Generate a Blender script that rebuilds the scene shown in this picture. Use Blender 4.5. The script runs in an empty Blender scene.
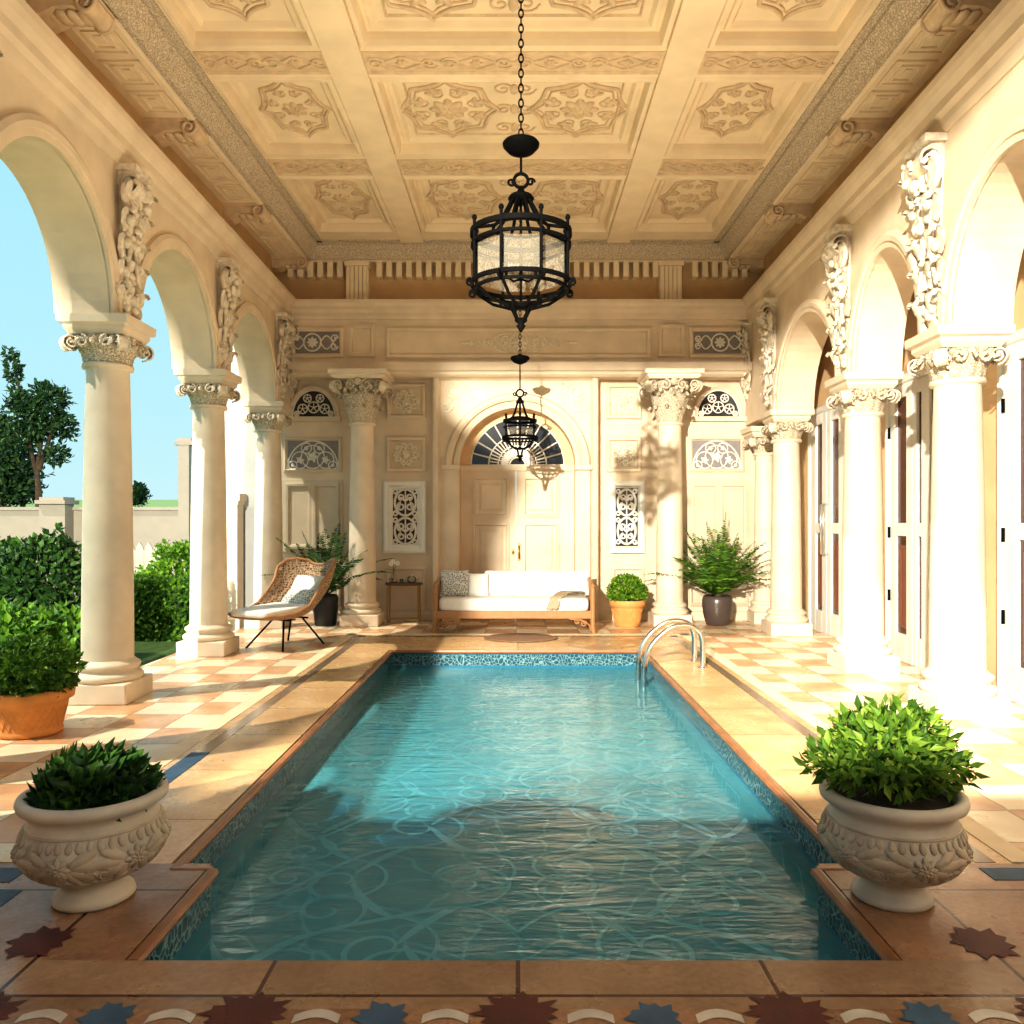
import bpy, bmesh, math, random
from mathutils import Vector, Matrix, noise
R = random.Random(7)
PI = math.pi
scene = bpy.context.scene
COL = scene.collection
F, VX, VY, CH = 820.0, 518.0, 523.0, 1.5      # focal length in px, vanishing point, eye height


def at(px, py, d):
    return Vector(((px - VX) * d / F, d, CH - (py - VY) * d / F))


# ------------------------------------------------------------------ mesh builder
class MB:
    def __init__(self, M=None):
        self.v, self.f, self.mi, self.sm = [], [], [], []
        self.M = M or Matrix.Identity(4)

    def add(self, vs, fs, mi=0, smooth=False, M=None):
        T = self.M @ M if M is not None else self.M
        o = len(self.v)
        for p in vs:
            self.v.append(T @ Vector(p))
        for f in fs:
            self.f.append([i + o for i in f]); self.mi.append(mi); self.sm.append(smooth)
        return self

    def box(self, x0, x1, y0, y1, z0, z1, mi=0, M=None):
        vs = [(x, y, z) for z in (z0, z1) for y in (y0, y1) for x in (x0, x1)]
        return self.add(vs, [(0, 2, 3, 1), (4, 5, 7, 6), (0, 1, 5, 4), (2, 6, 7, 3), (0, 4, 6, 2), (1, 3, 7, 5)], mi, False, M)

    def grid(self, P, mi=0, smooth=True, close_u=False, close_v=False, M=None):
        nu, nv = len(P), len(P[0])
        vs = [p for row in P for p in row]
        fs = []
        for i in range(nu if close_u else nu - 1):
            for j in range(nv if close_v else nv - 1):
                a, b = i % nu, (i + 1) % nu
                c, e = j % nv, (j + 1) % nv
                fs.append((a * nv + c, b * nv + c, b * nv + e, a * nv + e))
        return self.add(vs, fs, mi, smooth, M)

    def lathe(self, prof, n=32, mi=0, smooth=True, M=None, cap=True, sx=1.0, sy=1.0, phase=0.0):
        P = [[(r * math.cos(phase + 2 * PI * k / n) * sx, r * math.sin(phase + 2 * PI * k / n) * sy, z) for k in range(n)] for r, z in prof]
        self.grid(P, mi, smooth, False, True, M)
        if cap:
            self.add(P[0], [tuple(range(n))], mi, False, M)
            self.add(P[-1], [tuple(range(n))], mi, False, M)
        return self

    def tube(self, pts, r, n=6, mi=0, closed=False, M=None, taper=None, smooth=True):
        pts = [Vector(p) for p in pts]
        m = len(pts)
        up = None
        P = []
        for i, p in enumerate(pts):
            a = pts[(i - 1) % m] if (closed or i > 0) else pts[i]
            b = pts[(i + 1) % m] if (closed or i < m - 1) else pts[i]
            t = (b - a)
            t = t.normalized() if t.length > 1e-9 else Vector((0, 0, 1))
            if up is None:
                up = Vector((0, 0, 1)) if abs(t.z) < .9 else Vector((1, 0, 0))
            s = t.cross(up)
            if s.length < 1e-6:
                s = t.cross(Vector((1, 0.3, 0)))
            s.normalize()
            up = s.cross(t).normalized()
            q = r if taper is None else r * (taper[0] + (taper[1] - taper[0]) * i / max(1, m - 1))
            P.append([p + s * math.cos(2 * PI * k / n) * q + up * math.sin(2 * PI * k / n) * q for k in range(n)])
        self.grid(P, mi, smooth, closed, True, M)
        if not closed:
            self.add(P[0], [tuple(range(n))], mi, False, M)
            self.add(P[-1], [tuple(range(n))], mi, False, M)
        return self

    def ell(self, c, rx, ry, rz, nu=8, nv=6, mi=0, M=None, rot=None):
        P = []
        for i in range(nv + 1):
            th = PI * i / nv
            row = []
            for k in range(nu):
                ph = 2 * PI * k / nu
                p = Vector((rx * math.sin(th) * math.cos(ph), ry * math.sin(th) * math.sin(ph), rz * math.cos(th)))
                if rot is not None:
                    p = rot @ p
                row.append(p + Vector(c))
            P.append(row)
        return self.grid(P, mi, True, False, True, M)

    def loops(self, x0, x1, y0, y1, steps, mi=0, cap=True, M=None, capmi=None, hole=False):
        """mitred rectangular mouldings: steps = (inset, rise) from outside in"""
        P = []
        for ins, w in steps:
            P.append([(x0 + ins, y0 + ins, w), (x1 - ins, y0 + ins, w), (x1 - ins, y1 - ins, w), (x0 + ins, y1 - ins, w)])
        self.grid(P, mi, False, False, True, M)
        if cap:
            self.add(P[-1], [(0, 1, 2, 3)], mi if capmi is None else capmi, False, M)
        return self

    def sweep(self, path, prof, mi=0, closed=False, M=None, smooth=False, cap=True):
        """explicit frames: path = list of (origin, a, b); prof = list of (ca, cb)"""
        P = [[Vector(o) + Vector(a) * ca + Vector(b) * cb for ca, cb in prof] for o, a, b in path]
        self.grid(P, mi, smooth, closed, True, M)
        if cap and not closed:
            self.add(P[0], [tuple(range(len(prof)))], mi, False, M)
            self.add(P[-1], [tuple(range(len(prof)))], mi, False, M)
        return self

    def build(self, name, mats, parent=None, loc=None, fixn=True):
        me = bpy.data.meshes.new(name)
        me.from_pydata([tuple(p) for p in self.v], [], self.f)
        if not isinstance(mats, (list, tuple)):
            mats = [mats]
        for m in mats:
            me.materials.append(m)
        me.polygons.foreach_set('material_index', self.mi)
        me.polygons.foreach_set('use_smooth', self.sm)
        if fixn:
            bm = bmesh.new(); bm.from_mesh(me)
            bmesh.ops.recalc_face_normals(bm, faces=bm.faces)
            bm.to_mesh(me); bm.free()
        me.update()
        o = bpy.data.objects.new(name, me)
        COL.objects.link(o)
        if parent is not None:
            o.parent = parent
        if loc is not None:
            o.location = loc
        return o


def tag(o, label=None, cat=None, group=None, kind=None):
    if label: o['label'] = label
    if cat: o['category'] = cat
    if group: o['group'] = group
    if kind: o['kind'] = kind
    return o


def thing(name, loc, label, cat, rz=0.0, group=None, kind=None):
    o = bpy.data.objects.new(name, None)
    o.empty_display_size = .1
    COL.objects.link(o)
    o.location = loc; o.rotation_euler = (0, 0, rz)
    return tag(o, label, cat, group, kind)


def struct(name, mb, mats, label=None, cat=None, parent=None):
    o = mb.build(name, mats, parent)
    if parent is None:
        tag(o, label, cat, None, 'structure')
    return o


def bevel(o, w=.008, seg=2):
    m = o.modifiers.new('bevel', 'BEVEL'); m.width = w; m.segments = seg; m.limit_method = 'ANGLE'
    return o


# ------------------------------------------------------------------ materials
def new_mat(name):
    m = bpy.data.materials.new(name); m.use_nodes = True
    nt = m.node_tree
    return m, nt, nt.nodes['Principled BSDF'], nt.nodes['Material Output']


def N(nt, kind, **kw):
    n = nt.nodes.new(kind)
    for k, v in kw.items():
        if k in n.inputs: n.inputs[k].default_value = v
        else: setattr(n, k, v)
    return n


def c4(c): return (c[0], c[1], c[2], 1)


def coords(nt, scale=(1, 1, 1), rot=(0, 0, 0), kind='Object'):
    tc = nt.nodes.new('ShaderNodeTexCoord')
    mp = nt.nodes.new('ShaderNodeMapping')
    mp.inputs['Scale'].default_value = scale; mp.inputs['Rotation'].default_value = rot
    nt.links.new(tc.outputs[kind], mp.inputs['Vector'])
    return mp.outputs['Vector']


def ramp(nt, fac, stops):
    r = nt.nodes.new('ShaderNodeValToRGB')
    e = r.color_ramp.elements
    e[0].position, e[0].color = stops[0][0], c4(stops[0][1])
    e[1].position, e[1].color = stops[-1][0], c4(stops[-1][1])
    for p, c in stops[1:-1]:
        x = e.new(p); x.color = c4(c)
    nt.links.new(fac, r.inputs['Fac'])
    return r.outputs['Color']


def mixc(nt, fac, a, b, mode='MIX'):
    m = nt.nodes.new('ShaderNodeMix'); m.data_type = 'RGBA'; m.blend_type = mode
    for sock, val in ((m.inputs[0], fac), (m.inputs[6], a), (m.inputs[7], b)):
        if hasattr(val, 'is_linked') or hasattr(val, 'links'):
            nt.links.new(val, sock)
        else:
            sock.default_value = val if not isinstance(val, tuple) or len(val) == 4 else c4(val)
    return m.outputs[2]


def math_n(nt, op, a, b=None, c=None):
    m = nt.nodes.new('ShaderNodeMath'); m.operation = op
    for i, val in enumerate((a, b, c)):
        if val is None: continue
        if hasattr(val, 'links'): nt.links.new(val, m.inputs[i])
        else: m.inputs[i].default_value = val
    return m.outputs[0]


def bump(nt, bsdf, height, strength=.3, dist=.02):
    b = nt.nodes.new('ShaderNodeBump'); b.inputs['Strength'].default_value = strength; b.inputs['Distance'].default_value = dist
    nt.links.new(height, b.inputs['Height']); nt.links.new(b.outputs['Normal'], bsdf.inputs['Normal'])


def stone(name, col, var=.10, rough=.6, scale=3.0, bmp=.08, fine=60.0):
    m, nt, b, out = new_mat(name)
    v = coords(nt)
    n1 = N(nt, 'ShaderNodeTexNoise', Scale=scale, Detail=6.0); nt.links.new(v, n1.inputs['Vector'])
    dark = tuple(x * (1 - var * 1.6) for x in col)
    light = tuple(min(1, x * (1 + var * .5)) for x in col)
    nt.links.new(ramp(nt, n1.outputs['Fac'], [(.3, dark), (.7, light)]), b.inputs['Base Color'])
    n2 = N(nt, 'ShaderNodeTexNoise', Scale=fine, Detail=3.0); nt.links.new(v, n2.inputs['Vector'])
    bump(nt, b, n2.outputs['Fac'], bmp, .01)
    b.inputs['Roughness'].default_value = rough
    return m


def carved(name, col, dark, scale=22.0, strength=.9, rough=.65):
    """stone with a chased lace surface: voronoi cells plus noise"""
    m, nt, b, out = new_mat(name)
    v = coords(nt)
    n0 = N(nt, 'ShaderNodeTexNoise', Scale=scale * .5, Detail=2.0); nt.links.new(v, n0.inputs['Vector'])
    vv = nt.nodes.new('ShaderNodeVectorMath'); vv.operation = 'MULTIPLY_ADD'
    nt.links.new(n0.outputs['Color'], vv.inputs[0]); vv.inputs[1].default_value = (.08, .08, .08); nt.links.new(v, vv.inputs[2])
    vo = N(nt, 'ShaderNodeTexVoronoi', feature='DISTANCE_TO_EDGE', Scale=scale); nt.links.new(vv.outputs[0], vo.inputs['Vector'])
    h = math_n(nt, 'SMOOTH_MIN', vo.outputs['Distance'], .25, .1)
    nt.links.new(ramp(nt, vo.outputs['Distance'], [(.0, dark), (.16, col), (1, col)]), b.inputs['Base Color'])
    bump(nt, b, h, strength, .03)
    b.inputs['Roughness'].default_value = rough
    return m


def plain(name, col, rough=.5, metal=0.0, spec=.5):
    m, nt, b, out = new_mat(name)
    v = coords(nt)
    n1 = N(nt, 'ShaderNodeTexNoise', Scale=14.0, Detail=3.0); nt.links.new(v, n1.inputs['Vector'])
    nt.links.new(ramp(nt, n1.outputs['Fac'], [(.3, tuple(x * .9 for x in col)), (.7, tuple(min(1, x * 1.06) for x in col))]), b.inputs['Base Color'])
    b.inputs['Roughness'].default_value = rough; b.inputs['Metallic'].default_value = metal
    b.inputs['Specular IOR Level'].default_value = spec
    return m


def leafy(name, dark, mid, light, trans=.35):
    m, nt, b, out = new_mat(name)
    g = nt.nodes.new('ShaderNodeNewGeometry')
    c = ramp(nt, g.outputs['Random Per Island'], [(0, dark), (.5, mid), (1, light)])
    nt.links.new(c, b.inputs['Base Color']); b.inputs['Roughness'].default_value = .5
    b.inputs['Specular IOR Level'].default_value = .3
    t = nt.nodes.new('ShaderNodeBsdfTranslucent'); nt.links.new(c, t.inputs['Color'])
    mx = nt.nodes.new('ShaderNodeMixShader'); mx.inputs[0].default_value = trans
    nt.links.new(b.outputs[0], mx.inputs[1]); nt.links.new(t.outputs[0], mx.inputs[2])
    nt.links.new(mx.outputs[0], out.inputs['Surface'])
    return m


CREAM = (.78, .665, .52)
M = {}
M['stone'] = stone('cream stucco', CREAM)
M['wall'] = stone('cream wall paint', (.74, .615, .465), .08)
M['ceil'] = stone('warm plaster ceiling', (.85, .71, .51), .07)
M['ceilorn'] = stone('shade-toned plaster ornament', (.71, .55, .37), .12, .6, 10)  # darker than the ceiling: relief shade put into the ornament colour
M['lace'] = carved('lace moulding plaster', (.72, .62, .48), (.40, .31, .21), 34, .8)
M['lace_fine'] = carved('fine carved plaster', (.80, .72, .58), (.36, .26, .15), 40, .8)
M['carved'] = carved('carved cream stone', (.82, .74, .61), (.46, .35, .23), 22, .5)
M['relief'] = stone('pale carved relief', (.84, .76, .62), .12, .6, 14)
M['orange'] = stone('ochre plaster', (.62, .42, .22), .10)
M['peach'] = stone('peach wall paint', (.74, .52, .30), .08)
M['panel'] = stone('recessed panel paint', (.66, .56, .42), .08)
M['iron'] = plain('black wrought iron', (.003, .0028, .0028), .7, 0.0, .05)
M['steel'] = plain('polished steel', (.75, .74, .70), .16, 1.0)
M['brass'] = plain('aged brass', (.42, .30, .13), .35, .9)
M['white'] = stone('white door paint', (.80, .80, .76), .05, .45)
M['dark_glass'] = plain('dark window glass', (.035, .032, .038), .12)
M['brown_glass'] = plain('dark wood behind glass', (.085, .026, .014), .18)
M['shutter'] = plain('red brown louvre', (.20, .07, .035), .4)
M['tracery'] = plain('white tracery', (.78, .74, .68), .5)
M['greyfield'] = plain('grey mosaic field', (.24, .22, .22), .5)
M['terracotta'] = stone('terracotta', (.72, .30, .07), .14, .65, 6)
M['terra_light'] = stone('ochre terracotta', (.72, .36, .12), .12, .65, 6)
M['console'] = stone('carved console stone', (.78, .69, .56), .22, .6, 16, .3, 70)
M['outer'] = stone('grey outer stucco', (.30, .31, .30), .06)
M['leaf_urn'] = leafy('sunlit-toned urn leaves', (.03, .09, .010), (.11, .23, .025), (.30, .45, .06), .4)  # lighter greens put sunlight on the plant into its leaf colour
M['urn'] = stone('weathered cast stone', (.58, .53, .46), .16, .55, 5, .12)
M['urn_carv'] = stone('weathered carved stone', (.50, .42, .33), .2, .6, 9, .15)
M['pot_dark'] = plain('dark glazed pot', (.085, .062, .055), .3)
M['pot_black'] = plain('black glazed pot', (.015, .016, .02), .4)
M['soil'] = stone('dark soil', (.04, .025, .015), .3, .95, 20, .6)
M['fabric'] = stone('white linen', (.86, .84, .79), .04, .9, 8, .15, 180)
M['wood'] = plain('honey rattan wood', (.40, .20, .08), .45)
M['darkwood'] = plain('dark table wood', (.10, .055, .03), .4)
M['trunk'] = stone('bark', (.09, .055, .03), .3, .9, 9, .5)
M['leaf'] = leafy('garden leaves', (.022, .075, .008), (.06, .16, .014), (.17, .33, .03))
M['leaf_dark'] = leafy('dark leaves', (.010, .035, .010), (.025, .075, .014), (.06, .15, .022), .25)
M['leaf_bright'] = leafy('sunny leaves', (.05, .15, .012), (.14, .31, .02), (.34, .52, .05), .4)
M['leaf_fern'] = leafy('fern green', (.03, .10, .012), (.09, .22, .02), (.24, .42, .05), .4)
M['leaf_fernd'] = leafy('dark fern green', (.012, .05, .012), (.035, .11, .018), (.08, .20, .03), .3)
M['leaf_tree'] = leafy('tree leaves', (.008, .03, .012), (.02, .065, .018), (.07, .14, .03), .25)


def mat_pattern_fabric():
    m, nt, b, out = new_mat('speckled grey fabric')
    v = coords(nt)
    vo = N(nt, 'ShaderNodeTexVoronoi', feature='DISTANCE_TO_EDGE', Scale=34.0); nt.links.new(v, vo.inputs['Vector'])
    nt.links.new(ramp(nt, vo.outputs['Distance'], [(.08, (.80, .78, .72)), (.2, (.22, .25, .26))]), b.inputs['Base Color'])
    b.inputs['Roughness'].default_value = .9
    return m


def mat_wicker():
    m, nt, b, out = new_mat('woven wicker')
    v = coords(nt)
    vo = N(nt, 'ShaderNodeTexVoronoi', feature='DISTANCE_TO_EDGE', Scale=30.0, Randomness=.55); nt.links.new(v, vo.inputs['Vector'])
    nt.links.new(ramp(nt, vo.outputs['Distance'], [(.05, (.56, .40, .26)), (.22, (.24, .13, .06)), (.5, (.06, .035, .02))]), b.inputs['Base Color'])
    bump(nt, b, math_n(nt, 'MULTIPLY', vo.outputs['Distance'], -1.0), .9, .03)
    b.inputs['Roughness'].default_value = .6
    return m


def mat_tiles():
    """checked terrace tiles, cream and peach, with worn edges and dark joints"""
    m, nt, b, out = new_mat('checked terrace tiles')
    v = coords(nt, (1 / .43, 1 / .43, 1))
    n0 = N(nt, 'ShaderNodeTexNoise', Scale=2.2, Detail=2.0); nt.links.new(v, n0.inputs['Vector'])
    vv = nt.nodes.new('ShaderNodeVectorMath'); vv.operation = 'MULTIPLY_ADD'
    nt.links.new(n0.outputs['Color'], vv.inputs[0]); vv.inputs[1].default_value = (.10, .10, 0); nt.links.new(v, vv.inputs[2])
    ch = N(nt, 'ShaderNodeTexChecker', Scale=1.0); nt.links.new(vv.outputs[0], ch.inputs['Vector'])
    n1 = N(nt, 'ShaderNodeTexNoise', Scale=1.4, Detail=7.0); nt.links.new(v, n1.inputs['Vector'])
    ca = ramp(nt, n1.outputs['Fac'], [(.3, (.70, .57, .40)), (.7, (.84, .73, .54))])
    cb = ramp(nt, n1.outputs['Fac'], [(.3, (.48, .25, .12)), (.7, (.72, .46, .27))])
    base = mixc(nt, ch.outputs['Fac'], ca, cb)
    br = N(nt, 'ShaderNodeTexBrick', offset=0.0, squash=1.0, Scale=1.0)
    br.inputs['Mortar Size'].default_value = .018; br.inputs['Brick Width'].default_value = 1.0; br.inputs['Row Height'].default_value = 1.0
    nt.links.new(vv.outputs[0], br.inputs['Vector'])
    nt.links.new(mixc(nt, br.outputs['Fac'], base, (.42, .25, .13)), b.inputs['Base Color'])
    bump(nt, b, math_n(nt, 'SUBTRACT', n1.outputs['Fac'], br.outputs['Fac']), .15, .01)
    nt.links.new(ramp(nt, n1.outputs['Fac'], [(.3, (.42,) * 3), (.7, (.22,) * 3)]), b.inputs['Roughness'])
    return m


def mat_slabs(name, sx, sy, ca, cb, grout=(.10, .04, .02), off=0.0, mort=.008, ox=0.0, oy=0.0):
    """large stone slabs: joint lines, per-slab tint, veins"""
    m, nt, b, out = new_mat(name)
    tc = nt.nodes.new('ShaderNodeTexCoord')
    mp = nt.nodes.new('ShaderNodeMapping'); mp.inputs['Location'].default_value = (ox, oy, 0)
    nt.links.new(tc.outputs['Object'], mp.inputs['Vector']); v = mp.outputs['Vector']
    br = N(nt, 'ShaderNodeTexBrick', offset=off, squash=1.0, Scale=1.0)
    br.inputs['Mortar Size'].default_value = mort; br.inputs['Brick Width'].default_value = sx; br.inputs['Row Height'].default_value = sy
    br.inputs['Color1'].default_value = (.82, .82, .82, 1); br.inputs['Color2'].default_value = (1.08, 1.08, 1.08, 1)
    br.inputs['Mortar'].default_value = (.9, .9, .9, 1)
    nt.links.new(v, br.inputs['Vector'])
    n1 = N(nt, 'ShaderNodeTexNoise', Scale=2.6, Detail=9.0, Roughness=.62); nt.links.new(v, n1.inputs['Vector'])
    n2 = N(nt, 'ShaderNodeTexNoise', Scale=38.0, Detail=4.0); nt.links.new(v, n2.inputs['Vector'])
    n3 = math_n(nt, 'MULTIPLY_ADD', n2.outputs['Fac'], .35, math_n(nt, 'MULTIPLY', n1.outputs['Fac'], .72))
    base = ramp(nt, n3, [(.36, cb), (.66, ca)])
    base = mixc(nt, 1.0, base, br.outputs['Color'], 'MULTIPLY')
    nt.links.new(mixc(nt, br.outputs['Fac'], base, grout), b.inputs['Base Color'])
    bump(nt, b, math_n(nt, 'SUBTRACT', n3, br.outputs['Fac']), .22, .012)
    nt.links.new(ramp(nt, n1.outputs['Fac'], [(.3, (.40,) * 3), (.7, (.2,) * 3)]), b.inputs['Roughness'])
    return m


def mat_band(name, a, bcol, scale, dark):
    """blue glazed waterline tiles with a white scrolling pattern"""
    m, nt, b, out = new_mat(name)
    v = coords(nt)
    n0 = N(nt, 'ShaderNodeTexNoise', Scale=6.0, Detail=1.0); nt.links.new(v, n0.inputs['Vector'])
    vv = nt.nodes.new('ShaderNodeVectorMath'); vv.operation = 'MULTIPLY_ADD'
    nt.links.new(n0.outputs['Color'], vv.inputs[0]); vv.inputs[1].default_value = (.12, .12, .12); nt.links.new(v, vv.inputs[2])
    vo = N(nt, 'ShaderNodeTexVoronoi', feature='DISTANCE_TO_EDGE', Scale=scale); nt.links.new(vv.outputs[0], vo.inputs['Vector'])
    pat = ramp(nt, vo.outputs['Distance'], [(.02, a), (.10, bcol), (1, tuple(x * .7 for x in bcol))])
    sx = nt.nodes.new('ShaderNodeSeparateXYZ'); tc = nt.nodes.new('ShaderNodeTexCoord'); nt.links.new(tc.outputs['Object'], sx.inputs[0])
    edge = ramp(nt, math_n(nt, 'ABSOLUTE', math_n(nt, 'ADD', sx.outputs['Z'], .115)), [(.062, (0, 0, 0)), (.068, (1, 1, 1))])
    nt.links.new(mixc(nt, edge, pat, dark), b.inputs['Base Color'])
    b.inputs['Roughness'].default_value = .18
    return m


def mat_water():
    m, nt, b, out = new_mat('rippled pool water')
    nt.nodes.remove(b)
    v = coords(nt, (.8, 2.9, 1))
    n1 = N(nt, 'ShaderNodeTexNoise', Scale=1.5, Detail=3.0, Distortion=1.6); nt.links.new(v, n1.inputs['Vector'])
    v2 = coords(nt, (2.0, 7.5, 1))
    n2 = N(nt, 'ShaderNodeTexNoise', Scale=2.3, Detail=2.0, Distortion=.9); nt.links.new(v2, n2.inputs['Vector'])
    h = math_n(nt, 'MULTIPLY_ADD', n2.outputs['Fac'], .35, n1.outputs['Fac'])
    bp = nt.nodes.new('ShaderNodeBump'); bp.inputs['Strength'].default_value = .35; bp.inputs['Distance'].default_value = .05
    nt.links.new(h, bp.inputs['Height'])
    tr = nt.nodes.new('ShaderNodeBsdfTransparent'); tr.inputs['Color'].default_value = (.55, .83, .98, 1)
    gl = nt.nodes.new('ShaderNodeBsdfGlossy'); gl.inputs['Roughness'].default_value = .03; gl.inputs['Color'].default_value = (1, 1, 1, 1)
    nt.links.new(bp.outputs[0], gl.inputs['Normal'])
    fr = nt.nodes.new('ShaderNodeFresnel'); fr.inputs['IOR'].default_value = 1.40; nt.links.new(bp.outputs[0], fr.inputs['Normal'])
    mx = nt.nodes.new('ShaderNodeMixShader')
    nt.links.new(fr.outputs[0], mx.inputs[0]); nt.links.new(tr.outputs[0], mx.inputs[1]); nt.links.new(gl.outputs[0], mx.inputs[2])
    df = nt.nodes.new('ShaderNodeBsdfDiffuse'); df.inputs['Color'].default_value = (.12, .56, .68, 1)
    nt.links.new(bp.outputs[0], df.inputs['Normal'])
    m2 = nt.nodes.new('ShaderNodeMixShader'); m2.inputs[0].default_value = .34
    nt.links.new(tr.outputs[0], m2.inputs[1]); nt.links.new(df.outputs[0], m2.inputs[2]); nt.links.new(m2.outputs[0], mx.inputs[1])
    nt.links.new(mx.outputs[0], out.inputs['Surface'])
    return m


def mat_poolfloor():
    m, nt, b, out = new_mat('teal pool mosaic')
    v = coords(nt)
    n0 = N(nt, 'ShaderNodeTexNoise', Scale=1.3, Detail=3.0); nt.links.new(v, n0.inputs['Vector'])
    vv = nt.nodes.new('ShaderNodeVectorMath'); vv.operation = 'MULTIPLY_ADD'
    nt.links.new(n0.outputs['Color'], vv.inputs[0]); vv.inputs[1].default_value = (.55, .55, .55); nt.links.new(v, vv.inputs[2])
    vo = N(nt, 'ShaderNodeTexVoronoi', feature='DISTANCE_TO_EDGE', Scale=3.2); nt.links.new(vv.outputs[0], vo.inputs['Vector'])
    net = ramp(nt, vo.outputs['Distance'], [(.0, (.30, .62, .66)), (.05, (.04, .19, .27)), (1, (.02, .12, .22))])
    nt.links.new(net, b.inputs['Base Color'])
    b.inputs['Roughness'].default_value = .4
    return m


def mat_glass():
    m, nt, b, out = new_mat('seeded lantern glass')
    nt.nodes.remove(b)
    v = coords(nt)
    n1 = N(nt, 'ShaderNodeTexNoise', Scale=60.0, Detail=2.0); nt.links.new(v, n1.inputs['Vector'])
    bp = nt.nodes.new('ShaderNodeBump'); bp.inputs['Strength'].default_value = .5; bp.inputs['Distance'].default_value = .01
    nt.links.new(n1.outputs['Fac'], bp.inputs['Height'])
    tr = nt.nodes.new('ShaderNodeBsdfTransparent'); nt.links.new(ramp(nt, n1.outputs['Fac'], [(.42, (.55, .52, .46)), (.58, (.95, .94, .9))]), tr.inputs['Color'])
    gl = nt.nodes.new('ShaderNodeBsdfDiffuse'); gl.inputs['Color'].default_value = (.75, .68, .55, 1); nt.links.new(bp.outputs[0], gl.inputs['Normal'])
    mx = nt.nodes.new('ShaderNodeMixShader'); mx.inputs[0].default_value = .16
    nt.links.new(tr.outputs[0], mx.inputs[1]); nt.links.new(gl.outputs[0], mx.inputs[2]); nt.links.new(mx.outputs[0], out.inputs['Surface'])
    return m


def mat_clear():
    m, nt, b, out = new_mat('clear table glass')
    nt.nodes.remove(b)
    tr = nt.nodes.new('ShaderNodeBsdfTransparent'); tr.inputs['Color'].default_value = (.9, .92, .9, 1)
    gl = nt.nodes.new('ShaderNodeBsdfGlossy'); gl.inputs['Roughness'].default_value = .05
    lw = nt.nodes.new('ShaderNodeLayerWeight'); lw.inputs['Blend'].default_value = .25
    mx = nt.nodes.new('ShaderNodeMixShader')
    nt.links.new(lw.outputs['Fresnel'], mx.inputs[0]); nt.links.new(tr.outputs[0], mx.inputs[1]); nt.links.new(gl.outputs[0], mx.inputs[2])
    nt.links.new(mx.outputs[0], out.inputs['Surface'])
    return m


M['speckle'] = mat_pattern_fabric()
M['wicker'] = mat_wicker()
M['tiles'] = mat_tiles()
M['coping'] = mat_slabs('golden coping slabs', 4.0, .83, (.66, .46, .25), (.44, .25, .11), grout=(.22, .11, .05), mort=.006)
M['frontslab'] = mat_slabs('brown terrace slabs', .83, .60, (.40, .22, .125), (.20, .09, .045), grout=(.05, .015, .01), ox=.415 * 0, oy=.25)
M['frontcoping'] = mat_slabs('sandy front coping', .83, 3.0, (.42, .27, .165), (.25, .135, .075), grout=(.07, .02, .012), oy=.4)
M['edge'] = stone('rounded terracotta edging', (.30, .13, .055), .2, .35, 8, .1)
M['band'] = mat_band('blue waterline tiles', (.17, .27, .27), (.015, .065, .10), 26, (.02, .12, .20))
M['mosaic'] = mat_band('blue grey mosaic strip', (.30, .22, .15), (.08, .12, .17), 9, (.20, .14, .10))
M['border'] = stone('pale border stone', (.82, .66, .46), .1)
M['zig'] = stone('white mosaic', (.62, .56, .50), .14, .4, 8)
M['blue_tile'] = stone('blue mosaic', (.045, .11, .20), .2, .6, 8)
M['maroon_tile'] = stone('maroon mosaic', (.10, .018, .014), .2, .6, 8)
M['water'] = mat_water()
M['poolfloor'] = mat_poolfloor()
M['poolscroll'] = plain('pale scroll mosaic', (.62, .88, .92), .4)
M['glass'] = mat_glass()
M['clear'] = mat_clear()
M['grass'] = stone('lawn', (.055, .11, .014), .35, .9, 9, .5, 120)
M['field'] = stone('pale far field', (.30, .42, .16), .2, .95, .02)
M['garden_wall'] = stone('cream garden wall', (.36, .31, .25), .06)
M['blocker'] = stone('dark timber screen', (.12, .08, .05), .2)  # dark so the added, unseen light blockers bounce little
M['picket'] = stone('weathered pickets', (.55, .50, .40), .12)
M['mat'] = plain('brown oval disc', (.17, .095, .05), .8)
M['throw'] = plain('taupe throw', (.46, .36, .25), .9)


# ------------------------------------------------------------------ ornament helpers (local plane u, v with w out of the surface)
def spiral(cx, cy, r0, r1, a0, turns, n=22):
    return [(cx + (r0 + (r1 - r0) * k / n) * math.cos(a0 + turns * 2 * PI * k / n), cy + (r0 + (r1 - r0) * k / n) * math.sin(a0 + turns * 2 * PI * k / n)) for k in range(n + 1)]


def stroke(mb, pts, r, w=0.0, mi=0, M_=None, n=5, taper=None):
    mb.tube([(p[0], p[1], w) for p in pts], r, n, mi, M=M_, taper=taper)


def petal(mb, cx, cy, ang, l, wd, h, w=0.0, mi=0, M_=None):
    rot = Matrix.Rotation(ang, 3, 'Z')
    c = rot @ Vector((l * .5, 0, 0))
    mb.ell((cx + c.x, cy + c.y, w), l * .5, wd * .5, h, 8, 5, mi, M_, rot)


def rosette(mb, cx, cy, r, w=0, mi=0, M_=None, n=8, h=None):
    h = h or r * .22
    for k in range(n):
        petal(mb, cx, cy, 2 * PI * k / n, r, r * .5, h, w, mi, M_)
    for k in range(n):
        petal(mb, cx, cy, 2 * PI * (k + .5) / n, r * .66, r * .36, h * 1.5, w, mi, M_)
    mb.ell((cx, cy, w + h * .6), r * .2, r * .2, h * 1.2, 8, 5, mi, M_)


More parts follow.
